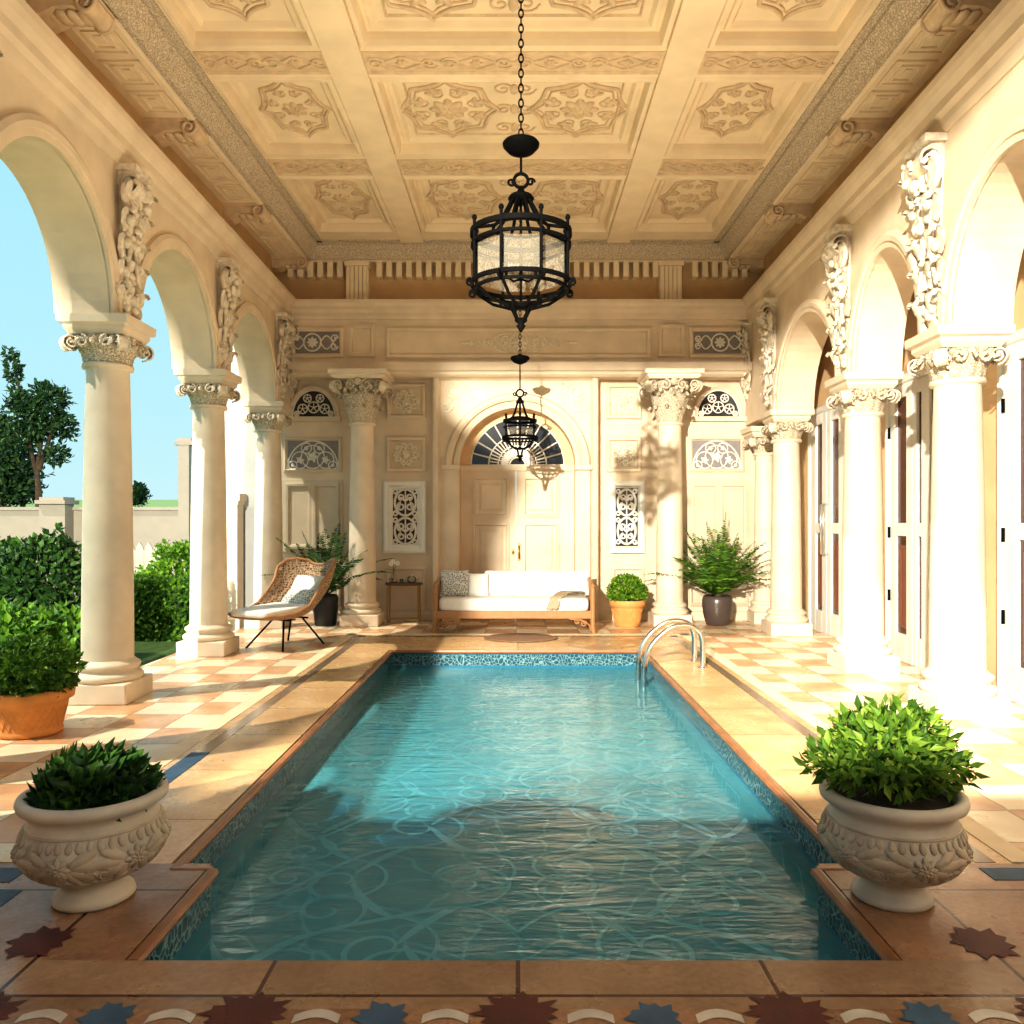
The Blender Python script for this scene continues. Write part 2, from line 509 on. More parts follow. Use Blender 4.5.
def lacework(mb, cx, cy, rx, ry, w, mi, M_, r, rnd, cnt=9):
    """disc of curled foliage"""
    rosette(mb, cx, cy, min(rx, ry) * .42, w, mi, M_, 8, r * 2.0)
    for k in range(cnt):
        a = 2 * PI * k / cnt
        x, y = cx + math.cos(a) * rx * .68, cy + math.sin(a) * ry * .68
        s = min(rx, ry)
        stroke(mb, spiral(x, y, s * .28, s * .05, a + (PI if k % 2 else 0), 1.3 if k % 2 else -1.3, 14), r, w, mi, M_, 5)
        petal(mb, x + math.cos(a) * s * .1, y + math.sin(a) * s * .1, a + .5, s * .26, s * .14, r * 1.6, w, mi, M_)
        petal(mb, x, y, a - .7, s * .3, s * .14, r * 1.6, w, mi, M_)


def acanthus(mb, T, w, h, out, curl, mi=0, nu=9):
    """leaf: local x across, y outward, z up; tip curls over"""
    spine = []
    for i in range(nu):
        t = i / (nu - 1)
        if t < .7:
            s = t / .7
            y, z = out * .55 * s ** 2, h * .86 * s
        else:
            s = (t - .7) / .3
            a = s * PI * .95
            y = out * .55 + curl * (1 - math.cos(a)) * .5 + out * .12 * s
            z = h * .86 + curl * math.sin(a) * .6 - curl * .35 * s * s
        spine.append((y, z, t))
    P = []
    for y, z, t in spine:
        ww = w * .5 * (.62 + .5 * math.sin(PI * min(1, t * 1.15)) ** .8) * (1 - .55 * max(0, t - .7) / .3)
        ww *= 1.0 if int(round(t * (nu - 1))) % 2 else .82
        row = []
        for q in (-1, -.5, 0, .5, 1):
            row.append((q * ww, y + (.12 * w) * (1 - abs(q) * 1.6 + .5 * (abs(q) == .5)), z - abs(q) * .06 * h))
        P.append(row)
    mb.grid(P, mi, True, M=T)


def volute(mb, T, r, wd, mi=0):
    """spiral scroll in the local y-z plane extruded along x"""
    pts = spiral(0, 0, r, r * .12, -PI / 2, 1.9, 30)
    P = []
    for k, (y, z) in enumerate(pts):
        q = wd * .5 * (1 - .25 * k / 30)
        P.append([(-q, y, z), (q, y, z)])
    mb.grid(P, mi, True, M=T)
    for sx in (-1, 1):
        mb.tube([(sx * wd * .5 * (1 - .25 * k / 30), y, z) for k, (y, z) in enumerate(pts)], r * .12, 5, mi, M=T)
    mb.ell((0, 0, 0), wd * .62, r * .18, r * .18, 8, 5, mi, T)


# ------------------------------------------------------------------ the setting: floor and pool
PXL, PXR, PD0, PD1 = -1.50, 1.47, 3.55, 9.66       # main pool rectangle
FXL, FXR, FD = -1.33, 1.30, 2.81                   # narrower near end
WZ = -.20
b = MB()
# terrace tiles in four rectangles around the bordered pool deck
BX, BD = 2.30, 11.1
for x0, x1, y0, y1 in ((-3.95, -BX, 3.62, 12.8), (BX, 4.3, 3.62, 12.8), (-BX, BX, BD, 12.8)):
    b.box(x0, x1, y0, y1, -.15, 0)
struct('floor', b, M['tiles'], 'checked cream and peach terrace floor tiles around the pool', 'floor')
b = MB()
for s in (-1, 1):
    b.box(s * 2.18, s * BX, 3.62, BD, -.15, .004)
b.box(-BX, BX, BD - .12, BD, -.15, .004)
struct('trim_1', b, M['border'], 'pale stone border line framing the pool deck', 'border')
b = MB()
for s in (-1, 1):
    b.box(s * 2.02, s * 2.11, 3.62, BD - .2, -.22, .002)
b.box(-2.11, 2.11, BD - .29, BD - .2, -.22, .002)
struct('trim_2', b, M['mosaic'], 'thin dark mosaic strip set inside the pale border', 'border')
b = MB()
b.box(-2.18, PXL - .03, 3.55, BD - .12, -.10, 0)
b.box(PXR + .03, 2.18, 3.55, BD - .12, -.10, 0)
b.box(PXL - .03, PXR + .03, PD1 + .03, BD - .12, -.10, 0)
struct('floor_2', b, M['coping'], 'golden stone coping deck along the sides and far end of the pool', 'pool deck')
# near deck
b = MB()
b.box(-4.1, FXL - .02, FD, 3.61, -.12, .001)
b.box(FXR + .02, 4.3, FD, 3.61, -.12, .001)
struct('floor_3', b, M['frontslab'], 'large brown slabs at the near corners carrying the two stone urns', 'pool deck')
b = MB()
b.box(-4.1, 4.3, 2.53, FD, -.12, .001)
b.box(-4.1, 4.3, -2.6, 2.40, -.12, .001)
struct('floor_4', b, M['frontcoping'], 'sandy stone coping slabs along the near end of the pool', 'pool deck')
# near mosaic border with zigzag and rosettes
b = MB()
b.box(-4.1, 4.3, 2.40, 2.53, -.12, .001, 3)


def jag(cx, cy, r, n, mi, z, rnd, ry=None):
    ry = ry or r
    ps = []
    for k in range(n * 2):
        q = (1.0 if k % 2 else .74) * (1 + .1 * (rnd.random() - .5)) * (1.0 if (k // 2) % 2 else .86)
        a = 2 * PI * k / (n * 2)
        ps.append((cx + r * q * math.cos(a), cy + ry * q * math.sin(a), z))
    b.add([(cx, cy, z)] + ps, [(0, i + 1, (i + 1) % (n * 2) + 1) for i in range(n * 2)], mi)


rj = random.Random(3)
for k in range(-4, 5):
    jag(k * .83, 2.50, .15, 15, 2, .004, rj, .125)
    jag(k * .83 + .415, 2.475, .095, 11, 1, .004, rj, .10)
    for s in (-1, 1):
        xs = [k * .83 + s * (.15 + .14 * i / 8) for i in range(9)]
        for i in range(8):
            z0, z1 = [2.475 + .03 * math.sin(PI * q / 8) for q in (i, i + 1)]
            b.add([(xs[i], z0 - .022, .003), (xs[i + 1], z1 - .022, .003), (xs[i + 1], z1 + .022, .003), (xs[i], z0 + .022, .003)], [(0, 1, 2, 3)], 0)
for cx, cy in ((-1.71, 2.93), (1.66, 2.93)):
    jag(cx, cy, .125, 11, 2, .004, rj, .13)
for x0, x1, y0, y1 in ((-2.28, -2.02, 3.2, 3.34), (-2.35, -2.08, 2.98, 3.14), (2.0, 2.2, 3.44, 3.56), (2.08, 2.26, 3.2, 3.3), (-2.13, -2.01, 4.7, 5.35), (-2.3, -2.12, 3.42, 3.56)):
    b.box(x0, x1, y0, y1, .0, .004, 1)
struct('trim_3', b, [M['zig'], M['blue_tile'], M['maroon_tile'], M['frontslab']], 'white zigzag mosaic border with blue and maroon stars along the near edge', 'border')

# pool shell
b = MB()
zb = -.42
out_ = [(FXL, FD), (FXR, FD), (FXR, PD0), (PXR, PD0), (PXR, PD1), (PXL, PD1), (PXL, PD0), (FXL, PD0)]
for i in range(8):
    (xa, ya), (xb_, yb) = out_[i], out_[(i + 1) % 8]
    b.add([(xa, ya, -.035), (xb_, yb, -.035), (xb_, yb, -.30), (xa, ya, -.30)], [(0, 1, 2, 3)], 0)
    b.add([(xa, ya, -.30), (xb_, yb, -.30), (xb_, yb, zb), (xa, ya, zb)], [(0, 1, 2, 3)], 1)
b.add([(PXL - .1, FD - .1, zb), (PXR + .1, FD - .1, zb), (PXR + .1, PD1 + .1, zb), (PXL - .1, PD1 + .1, zb)], [(0, 1, 2, 3)], 1)
pool = struct('pool_floor', b, [M['band'], M['poolfloor']], 'rectangular pool basin with blue waterline tiles and teal bottom', 'pool')
# rounded edging
b = MB()
prof = [(0, -.035), (-.028, -.03), (-.036, -.012), (-.028, .004), (0, .006), (.012, .002), (.012, -.035)]
for i in range(1, 8):
    (xa, ya), (xb_, yb) = out_[i], out_[(i + 1) % 8]
    dx, dy = xb_ - xa, yb - ya
    L = math.hypot(dx, dy); nx, ny = dy / L, -dx / L      # outward
    path = [((xa, ya, 0), (nx, ny, 0), (0, 0, 1)), ((xb_, yb, 0), (nx, ny, 0), (0, 0, 1))]
    b.sweep(path, prof)
struct('trim_4', b, M['edge'], 'rounded terracotta edging around the pool rim', 'pool edge')
# scroll mosaic on the bottom
b = MB()
rs = random.Random(11)


def ribbon(pts, wd, z):
    P = []
    for i, p in enumerate(pts):
        a, c = pts[max(0, i - 1)], pts[min(len(pts) - 1, i + 1)]
        t = Vector((c[0] - a[0], c[1] - a[1])).normalized() if c != a else Vector((1, 0))
        q = wd * .5 * (.35 + .65 * math.sin(PI * min(1, max(.04, i / (len(pts) - 1)))) ** .6)
        P.append([(p[0] - t.y * q, p[1] + t.x * q, z), (p[0] + t.y * q, p[1] - t.x * q, z)])
    b.grid(P, 0, False)


for row in range(9):
    y0 = 2.95 + row * .8
    for s in (-1, 1):
        lim = 1.25 if y0 < 3.6 else 1.42
        stem_ = []
        for k in range(31):
            t = k / 30
            stem_.append((s * (t * lim), y0 + .36 * math.sin(t * PI * 1.5) + .1 * math.sin(t * 9 + row)))
        ribbon(stem_, .034, zb + .008 + .001 * (row % 3))
        for j, t in enumerate((.22, .45, .68, .88)):
            k = int(t * 30)
            px, py = stem_[k]
            r0 = .22 + .1 * rs.random()
            sg = 1 if (j + row) % 2 else -1
            cx = px; cy = py + sg * r0
            if abs(cx) + r0 > lim: r0 = max(.08, lim - abs(cx)); cy = py + sg * r0
            ribbon(spiral(cx, cy, r0, r0 * .12, -sg * PI / 2, s * sg * -1.35, 34), .028, zb + .012)
            ribbon([(px + s * .02 * q, py - sg * .012 * q - sg * .0012 * q * q) for q in range(14)], .05, zb + .014)
o = b.build('scroll_mosaic', M['poolscroll'], pool)
b = MB()
P = []
nx_, ny_ = 2, 2
b.add([(FXL, FD, WZ), (FXR, FD, WZ), (FXR, PD0, WZ), (PXR, PD0, WZ), (PXR, PD1, WZ), (PXL, PD1, WZ), (PXL, PD0, WZ), (FXL, PD0, WZ)], [(0, 1, 2, 7), (6, 3, 4, 5)])
struct('pool_water', b, M['water'], 'rippled teal water filling the pool', 'water')

# ------------------------------------------------------------------ back wall
DW = 12.67          # wall plane
DE = 12.38          # entablature plane


def TB(d):          # local (u, v, w) -> world on a back plane at depth d
    return Matrix(((1, 0, 0, 0), (0, 0, -1, d), (0, 1, 0, 0), (0, 0, 0, 1)))


def bx(px, d): return (px - VX) * d / F
def bz(py, d): return CH + (VY - py) * d / F


# portal geometry
DP = 12.50          # portal face
DD = 12.80          # door plane (recessed)
pcx, psp = bx(517.5, DP), bz(466, DP)
p_in, p_out = 58 * DP / F, 72 * DP / F
px0, px1, pzt = bx(433, DP), bx(598, DP), bz(373, DP)
b = MB()
# wall with doorway hole: left slab, right slab, strip above handled by portal block
b.box(-3.9, px0 + .02, DW, DW + .4, 0, 5.75)
b.box(px1 - .02, 4.4, DW, DW + .4, 0, 5.75)
b.box(px0, px1, DW, DW + .4, psp + p_in + .05, 5.75)
wall_back = struct('wall_back', b, M['wall'], 'cream back wall with carved panels around the arched portal', 'wall')
b = MB(); b.box(-4.62, -3.9, DW, DW + .4, -.2, 5.75)
struct('wall_outer', b, M['outer'], 'grey blue outer end of the back wall facing the garden', 'wall')
# entablature
b = MB()
sc0, sc1 = 3.705, bz(362, DE - .1)
b.box(-3.62, 3.66, DE, DW + .01, sc1, bz(318, DE))
prof = [(0, sc0), (.02, sc0), (.06, sc0 + .03), (.06, sc0 + .07), (.1, sc0 + .09), (.12, sc1 - .02), (.12, sc1), (0, sc1 + .02), (-.29, sc1 + .02), (-.29, sc0)]
b.sweep([((-3.62, DE, 0), (0, -1, 0), (0, 0, 1)), ((3.66, DE, 0), (0, -1, 0), (0, 0, 1))], prof)
zc0, zc1 = bz(318, DE - .1), bz(299, DE - .2)
prof = [(0, zc0), (.03, zc0), (.05, zc0 + .04), (.10, zc0 + .08), (.12, zc0 + .13), (.17, zc0 + .16), (.19, zc1 - .05), (.19, zc1), (-.2, zc1 + .02), (-.2, zc0)]
b.sweep([((-3.62, DE, 0), (0, -1, 0), (0, 0, 1)), ((3.66, DE, 0), (0, -1, 0), (0, 0, 1))], prof)
b.build('entablature', M['wall'], wall_back)
b = MB()
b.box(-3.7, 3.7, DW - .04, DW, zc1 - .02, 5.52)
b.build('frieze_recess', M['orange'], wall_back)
# dentils
b = MB()
zd0 = bz(277, DW - .2)
x = -3.5
while x < 3.5:
    if not any(abs(x + .04 - bx(c, DW)) < .22 for c in (358, 670)):
        b.box(x, x + .085, DW - .22, DW - .03, zd0, 5.5)
    x += .15
b.build('dentil_row', M['ceil'], wall_back)['kind'] = 'stuff'
for c in (358, 670):
    b = MB()
    xc = bx(c, DW - .15)
    for k in range(5):
        b.box(xc - .16 + .064 * k, xc - .16 + .064 * k + .05, DW - .24, DW - .02, zc1, 5.5)
    b.box(xc - .17, xc + .17, DW - .21, DW - .02, zc1, 5.49)
    b.box(xc - .19, xc + .19, DW - .27, DW - .02, 5.4, 5.5)
    b.build('fluted_bracket', M['ceil'], wall_back)

# entablature panels
TE = TB(DE)


def framed(name, pxa, pxb, pya, pyb, d, mats, steps=None, parent=None, capmi=0):
    b = MB(TB(d))
    st = steps or [(0, 0), (0, .03), (.02, .045), (.045, .045), (.06, .02), (.07, .008)]
    b.loops(bx(pxa, d), bx(pxb, d), bz(pyb, d), bz(pya, d), st, 0, True, None, capmi)
    return b


for pa, pb_ in ((281, 344), (689, 751)):
    b = framed('p', pa, pb_, 327, 358, DE, None, capmi=1)
    cx, cy = bx((pa + pb_) / 2, DE), bz(342.5, DE)
    stroke(b, [(cx + .13 * math.cos(a * PI / 12), cy + .13 * math.sin(a * PI / 12)) for a in range(25)], .014, .012, 2)
    rosette(b, cx, cy, .09, .012, 2)
    for s in (-1, 1):
        for q in (-1, 1):
            stroke(b, [(cx + s * (.12 + .25 * t / 10), cy + q * .1 * math.sin(t / 10 * PI * 1.3)) for t in range(11)], .012, .012, 2)
            stroke(b, spiral(cx + s * .33, cy + q * .06, .06, .015, 0, s * q * 1.3, 14), .012, .012, 2)
    b.build('ornament_panel', [M['wall'], M['greyfield'], M['tracery']], wall_back)
for pa, pb_ in ((349, 375), (658, 684)):
    b = framed('p', pa, pb_, 325, 357, DE, None, [(0, 0), (0, .05), (.05, .05), (.065, .02), (.07, .02)])
    b.build('square_panel', M['wall'], wall_back)
b = framed('p', 386, 651, 328, 358, DE, None, [(0, 0), (0, .04), (.03, .05), (.055, .04), (.07, .005)])
b.build('long_panel', M['wall'], wall_back)
b = MB(TB(DE - .005))
cx, cy = bx(519, DE), bz(343, DE)
for k, rx in enumerate((.16, .3, .42)):
    for s in (-1, 1):
        stroke(b, [(cx + s * (rx * math.cos(a) * .8 + .04 * k), cy + .15 * math.sin(a)) for a in [(-1 + 2 * t / 12) * 1.25 for t in range(13)]], .011, .008, 0)
rosette(b, cx, cy, .13, .008, 0)
for s in (-1, 1):
    for k in range(5):
        x = cx + s * (.2 + .13 * k)
        q = .12 * (1 - k / 5.5)
        for v_ in (-1, 1):
            stroke(b, spiral(x, cy + v_ * q * .5, q * .55, .012, s, v_ * s * 1.2, 12), .010, .008, 0)
            petal(b, x, cy, (0 if s > 0 else PI) + v_ * .9, q * .9, q * .4, .02, .006, 0)
    petal(b, cx + s * .72, cy, 0 if s > 0 else PI, .2, .05, .02, .006, 0)
b.build('scroll_crest', M['relief'], wall_back)

# lower wall panels and windows
rr = random.Random(5)


def relief_panel(pa, pb_, ya, yb, disc=True):
    b = framed('p', pa, pb_, ya, yb, DW, None, [(0, 0), (0, .05), (.015, .06), (.05, .055), (.065, .014), (.07, .008)], capmi=1)
    cx, cy = bx((pa + pb_) / 2, DW), bz((ya + yb) / 2, DW)
    lacework(b, cx, cy, (pb_ - pa) * .36 * DW / F, (yb - ya) * .36 * DW / F, .02, 2, None, .014, rr, 10)
    b.build('relief_panel', [M['wall'], M['panel'], M['relief']], wall_back)


for pa, pb_ in ((387, 426), (606, 641)):
    relief_panel(pa, pb_, 384, 419)
    relief_panel(pa, pb_, 437, 472)
for pa, pb_ in ((284, 342), (689, 744)):      # tracery panels below the fan windows
    b = framed('p', pa, pb_, 437, 472, DW, None, [(0, 0), (0, .03), (.03, .045), (.05, .012), (.055, .008)], capmi=1)
    cx, cy = bx((pa + pb_) / 2, DW), bz(470, DW)
    hw, hh = (pb_ - pa) * .44 * DW / F, 29 * DW / F
    arc = [(cx + hw * math.cos(PI * k / 24), cy + hh * math.sin(PI * k / 24)) for k in range(25)]
    stroke(b, arc, .014, .012, 2)
    stroke(b, [(cx - hw, cy), (cx + hw, cy)], .014, .012, 2)
    for fx, fy, fr in ((0, .45, .36), (-.5, .34, .26), (.5, .34, .26), (-.78, .16, .13), (.78, .16, .13), (-.25, .75, .16), (.25, .75, .16)):
        rosette(b, cx + fx * hw, cy + fy * hh, fr * hh * .6, .012, 2, None, 5)
        stroke(b, [(cx + fx * hw + fr * hh * 1.1 * math.cos(a * PI / 8), cy + fy * hh + fr * hh * 1.1 * math.sin(a * PI / 8)) for a in range(17)], .010, .012, 2)
    b.build('tracery_panel', [M['wall'], M['greyfield'], M['tracery']], wall_back)

for i, (pa, pb_) in enumerate(((288, 340), (692, 744))):   # fan windows
    cx, z0 = bx((pa + pb_) / 2, DW), bz(417, DW)
    ro = (pb_ - pa) / 2 * DW / F
    ri = ro - .075
    w = MB(TB(DW))
    path = [((cx + ro * math.cos(PI * k / 24), z0 + ro * 1.22 * math.sin(PI * k / 24), 0), (-math.cos(PI * k / 24), -math.sin(PI * k / 24), 0), (0, 0, 1)) for k in range(25)]
    w.sweep(path, [(0, 0), (0, .05), (.03, .065), (.075, .03), (.075, 0)])
    w.box(cx - ro - .02, cx + ro + .02, z0 - .07, z0, 0, .07)
    fr = struct('window_%d' % (i + 1), w, M['wall'], ('left' if i == 0 else 'right') + ' fan-shaped window with white tracery high on the back wall', 'window')
    g = MB(TB(DW - .008))
    arc = [(cx + ri * math.cos(PI * k / 24), z0 + ri * 1.25 * math.sin(PI * k / 24), 0) for k in range(25)]
    g.add([(cx, z0, 0)] + arc, [(0, k + 1, k + 2) for k in range(24)])
    g.build('pane', M['dark_glass'], fr)
    t = MB(TB(DW - .02))
    stroke(t, [(p[0], p[1]) for p in arc], .012, 0)
    for fx, fy, q in ((0, .36, .26), (-.52, .30, .22), (.52, .30, .22), (-.3, .7, .18), (.3, .7, .18), (-.8, .12, .11), (.8, .12, .11)):
        x, y = cx + fx * ri, z0 + fy * ri * 1.25
        stroke(t, [(x + q * ri * math.cos(a * PI / 8), y + q * ri * math.sin(a * PI / 8)) for a in range(17)], .011, 0)
        for k in range(5):
            a = 2 * PI * k / 5 + .3
            stroke(t, [(x, y), (x + q * ri * math.cos(a), y + q * ri * math.sin(a))], .008, 0)
    t.build('tracery', M['tracery'], fr)

for i, (pa, pb_, ga, gb) in enumerate(((384, 426, 393, 418), (610, 644, 616, 637))):     # tall grilled windows
    w = MB(TB(DW))
    x0, x1, z0, z1 = bx(pa, DW), bx(pb_, DW), bz(553, DW), bz(481, DW)
    w.loops(x0, x1, z0, z1, [(0, 0), (0, .07), (.03, .085), (.075, .07), (.085, .03), (bx(ga, DW) - x0, .01)], 0, False)
    fr = struct('window_%d' % (i + 3), w, M['white'], ('tall narrow window with curling white grille beside the left back column', 'tall narrow window with curling white grille beside the right back column')[i], 'window')
    g = MB(TB(DW - .006))
    gx0, gx1, gz0, gz1 = bx(ga, DW) - .01, bx(gb, DW) + .01, bz(546, DW), bz(488, DW)
    g.add([(gx0, gz0, 0), (gx1, gz0, 0), (gx1, gz1, 0), (gx0, gz1, 0)], [(0, 1, 2, 3)])
    g.build('pane', M['dark_glass'], fr)
    t = MB(TB(DW - .02))
    mx_ = (gx0 + gx1) / 2; hw = (gx1 - gx0) / 2
    Hh = gz1 - gz0
    for fy, fl in ((.26, 1), (.75, -1)):
        y = gz0 + Hh * fy
        stroke(t, [(mx_ + hw * .80 * math.cos(a * PI / 14), y + Hh * .225 * math.sin(a * PI / 14)) for a in range(29)], .020, 0)
        stroke(t, [(mx_, y - Hh * .24), (mx_, y + Hh * .24)], .012, 0)
        for sg in (-1, 1):
            stroke(t, spiral(mx_ + sg * hw * .34, y + fl * Hh * .07, hw * .32, .02, -fl * PI / 2, sg * fl * 1.4, 18), .016, 0)
            stroke(t, spiral(mx_ + sg * hw * .30, y - fl * Hh * .09, hw * .26, .02, fl * PI / 2, -sg * fl * 1.3, 16), .014, 0)
            for q in (-1, 1):
                stroke(t, spiral(mx_ + sg * hw * .74, y + q * Hh * .19, hw * .22, .02, 0, sg * q * 1.3, 14), .014, 0)
            petal(t, mx_, y - fl * Hh * .02, PI / 2 + sg * .8, hw * .5, hw * .2, .014, 0)
    t.build('grille', M['tracery'], fr)
    b = framed('p', pa + 2, pb_, 567, 612, DW, None, [(0, 0), (.0, .03), (.03, .04), (.055, .008)])
    b.build('plain_panel', M['wall'], wall_back)

for pa, pb_ in ((282, 343), (687, 750)):      # double blind panels
    b = MB(TB(DW))
    x0, x1, z0, z1 = bx(pa, DW), bx(pb_, DW), bz(552, DW), bz(480, DW)
    b.box(x0, x1, z0, z1, 0, .03)
    xm = (x0 + x1) / 2
    for xa, xb_ in ((x0 + .05, xm), (xm, x1 - .05)):
        b.loops(xa, xb_, z0 + .05, z1 - .04, [(0, .03), (0, .06), (.03, .065), (.06, .06), (.07, .02), (.075, .02)])
    b.build('double_panel', M['panel'], wall_back)
    b = framed('p', pa + 2, pb_ - 2, 566, 606, DW, None, [(0, 0), (0, .03), (.03, .04), (.06, .008)])
    b.build('plain_panel', M['panel'], wall_back)
b = MB()
for xa, xb_ in ((-4.5, px0), (px1, 4.2)):
    b.sweep([((xa, DW, 0), (0, -1, 0), (0, 0, 1)), ((xb_, DW, 0), (0, -1, 0), (0, 0, 1))], [(0, 0), (.04, 0), (.04, .1), (.025, .13), (0, .14)])
struct('baseboard_back', b, M['wall'], 'cream skirting along the back wall', 'baseboard')

# portal: slab with arched opening, archivolts, spandrel scrolls
b = MB(TB(DP))
th = DD - DP
nA = 32
pts = [(pcx + p_in * math.cos(PI - PI * k / nA), psp + p_in * math.sin(PI - PI * k / nA)) for k in range(nA + 1)]
op = [(pcx - p_in, 0)] + pts + [(pcx + p_in, 0)]


def strip(w):
    # vertical strips from opening outline to portal top
    b.add([(px0, 0, w), (pcx - p_in, 0, w), (pcx - p_in, pzt, w), (px0, pzt, w)], [(0, 1, 2, 3)])
    b.add([(pcx + p_in, 0, w), (px1, 0, w), (px1, pzt, w), (pcx + p_in, pzt, w)], [(0, 1, 2, 3)])
    for k in range(nA):
        (xa, za), (xb_, zb_) = pts[k], pts[k + 1]
        b.add([(xa, za, w), (xb_, zb_, w), (xb_, pzt, w), (xa, pzt, w)], [(0, 1, 2, 3)])


strip(0)
for x in (px0, px1):
    b.add([(x, 0, 0), (x, pzt, 0), (x, pzt, -th), (x, 0, -th)], [(0, 1, 2, 3)])
b.add([(px0, pzt, 0), (px1, pzt, 0), (px1, pzt, -th), (px0, pzt, -th)], [(0, 1, 2, 3)])
for k in range(len(op) - 1):
    (xa, za), (xb_, zb_) = op[k], op[k + 1]
    b.add([(xa, za, 0), (xb_, zb_, 0), (xb_, zb_, -th - .02), (xa, za, -th - .02)], [(0, 1, 2, 3)], 1)
door = struct('door_1', b, [M['wall'], M['peach']], 'tall cream double door under a fanlight in the arched portal at the centre of the back wall', 'door')
b = MB(TB(DP))
for r0, pr in ((p_in, [(0, 0), (0, .03), (.05, .045), (.09, .03), (.09, 0)]), (p_in + .11, [(0, 0), (0, .05), (.04, .075), (.09, .075), (.12, .03), (.12, 0)])):
    path = [((pcx + r0 * math.cos(PI * k / 36), psp + r0 * math.sin(PI * k / 36), 0), (math.cos(PI * k / 36), math.sin(PI * k / 36), 0), (0, 0, 1)) for k in range(37)]
    b.sweep(path, pr)
for s in (-1, 1):
    x = pcx + s * (p_in + .11)
    b.box(min(x - s * .12, x + s * .14), max(x - s * .12, x + s * .14), psp - .06, psp + .01, 0, .1)
    b.box(min(x - s * .09, x + s * .11), max(x - s * .09, x + s * .11), 0, psp - .06, 0, .035)
b.build('archivolt', M['wall'], door)
b = MB(TB(DP))
b.loops(px0, px1, 0 - .3, pzt, [(0, 0), (0, .05), (.03, .07), (.08, .07), (.11, .02), (.115, 0)], 0, False)
b.build('portal_frame', M['wall'], door)
b = MB(TB(DP))
for s in (-1, 1):
    xe, ye = (px0 + .2 if s < 0 else px1 - .2), pzt - .2
    stroke(b, spiral(xe - s * .12, ye - .1, .13, .03, 0, -s * 1.6, 22), .016, .012)
    rosette(b, xe - s * .12, ye - .1, .07, .01)
    stroke(b, spiral(xe - s * .32, ye + .0, .07, .02, 0, s * 1.4, 16), .013, .012)
    stroke(b, spiral(xe - s * .0, ye - .33, .08, .02, 0, s * 1.4, 16), .013, .012)
    stroke(b, [(xe - s * (.36 - .36 * t / 10), ye - .08 - .25 * (t / 10) ** 2) for t in range(11)], .012, .012)
    for k in range(6):
        petal(b, xe - s * (.4 - .07 * k), ye - .03 - .07 * k, s * (k * .6), .12, .045, .016, .008)
b.build('spandrel_scroll', M['relief'], door)
# door leaves
dz1 = bz(471, DD)
xm = bx(516, DD)
lx0, lx1 = pcx - p_in - .02, pcx + p_in + .02
for i, (xa, xb_) in enumerate(((lx0, xm - .006), (xm + .006, lx1))):
    b = MB(TB(DD))
    b.box(xa, xb_, 0, dz1, -.06, 0)
    pa, pb_ = ((bx(473, DD), bx(509, DD)), (bx(523, DD), bx(559, DD)))[i]
    for z0, z1 in ((bz(517, DD), bz(477, DD)), (bz(600, DD), bz(523, DD))):
        b.loops(pa, pb_, z0, z1, [(0, .0), (.0, .035), (.03, .04), (.05, .005), (.09, .005), (.13, .026), (.14, .026)])
    lf = b.build('door_leaf', M['wall'], door)
    b = MB(TB(DD))
    hx = bx(519, DD) if i else bx(513, DD)
    z0, z1 = (bz(561, DD), bz(543, DD)) if i else (bz(555, DD), bz(549, DD))
    b.tube([(hx, z0 + .04, .0), (hx, z0 + .04, .05), (hx, z1 - .04, .05), (hx, z1 - .04, 0)], .012, 6)
    b.loops(hx - .02, hx + .02, z0, z1, [(0, 0), (0, .012), (.006, .016)])
    o = b.build('handle', M['brass'], lf)
b = MB(TB(DD))
b.box(lx0, lx1, dz1, dz1 + .09, -.05, .04)
b.build('transom', M['wall'], door)
# fanlight
fr_ = 46.5 * DD / F
fz = dz1 + .09
b = MB(TB(DD))
nA2 = 28
# ochre infill between fan and intrados
for k in range(nA2):
    a0, a1 = PI * k / nA2, PI * (k + 1) / nA2
    b.add([(pcx + fr_ * math.cos(a0), fz + fr_ * math.sin(a0), .0), (pcx + fr_ * math.cos(a1), fz + fr_ * math.sin(a1), .0),
           (pcx + (p_in + .1) * math.cos(a1), psp + (p_in + .1) * math.sin(a1), 0), (pcx + (p_in + .1) * math.cos(a0), psp + (p_in + .1) * math.sin(a0), 0)], [(0, 1, 2, 3)])
b.build('fanlight_surround', M['peach'], door)
fan = MB(TB(DD - .004))
arc = [(pcx + fr_ * math.cos(PI * k / 28), fz + fr_ * math.sin(PI * k / 28), 0) for k in range(29)]
fan.add([(pcx, fz, 0)] + arc, [(0, k + 1, k + 2) for k in range(28)])
pane = fan.build('fanlight_pane', M['dark_glass'], door)
b = MB(TB(DD - .015))
for k in range(13):
    a = PI * k / 12
    stroke(b, [(pcx + .12 * math.cos(a), fz + .12 * math.sin(a)), (pcx + fr_ * math.cos(a), fz + fr_ * math.sin(a))], .014, 0)
    if k < 12:
        a2 = a + PI / 24
        stroke(b, [(pcx + .30 * math.cos(a2), fz + .30 * math.sin(a2)), (pcx + fr_ * .62 * math.cos(a2), fz + fr_ * .62 * math.sin(a2))], .011, 0)
        petal(b, pcx + .14 * math.cos(a2), fz + .14 * math.sin(a2), a2, .14, .06, .014, 0)
for r_ in (.12, .30, fr_ * .62, fr_):
    stroke(b, [(pcx + r_ * math.cos(PI * k / 28), fz + r_ * math.sin(PI * k / 28)) for k in range(29)], .013, 0)
stroke(b, [(pcx - fr_, fz), (pcx + fr_, fz)], .016, 0)
b.build('fanlight_tracery', M['tracery'], door)

# ------------------------------------------------------------------ ceiling
ZC, ZS = 5.70, 5.50
YF = -2.2


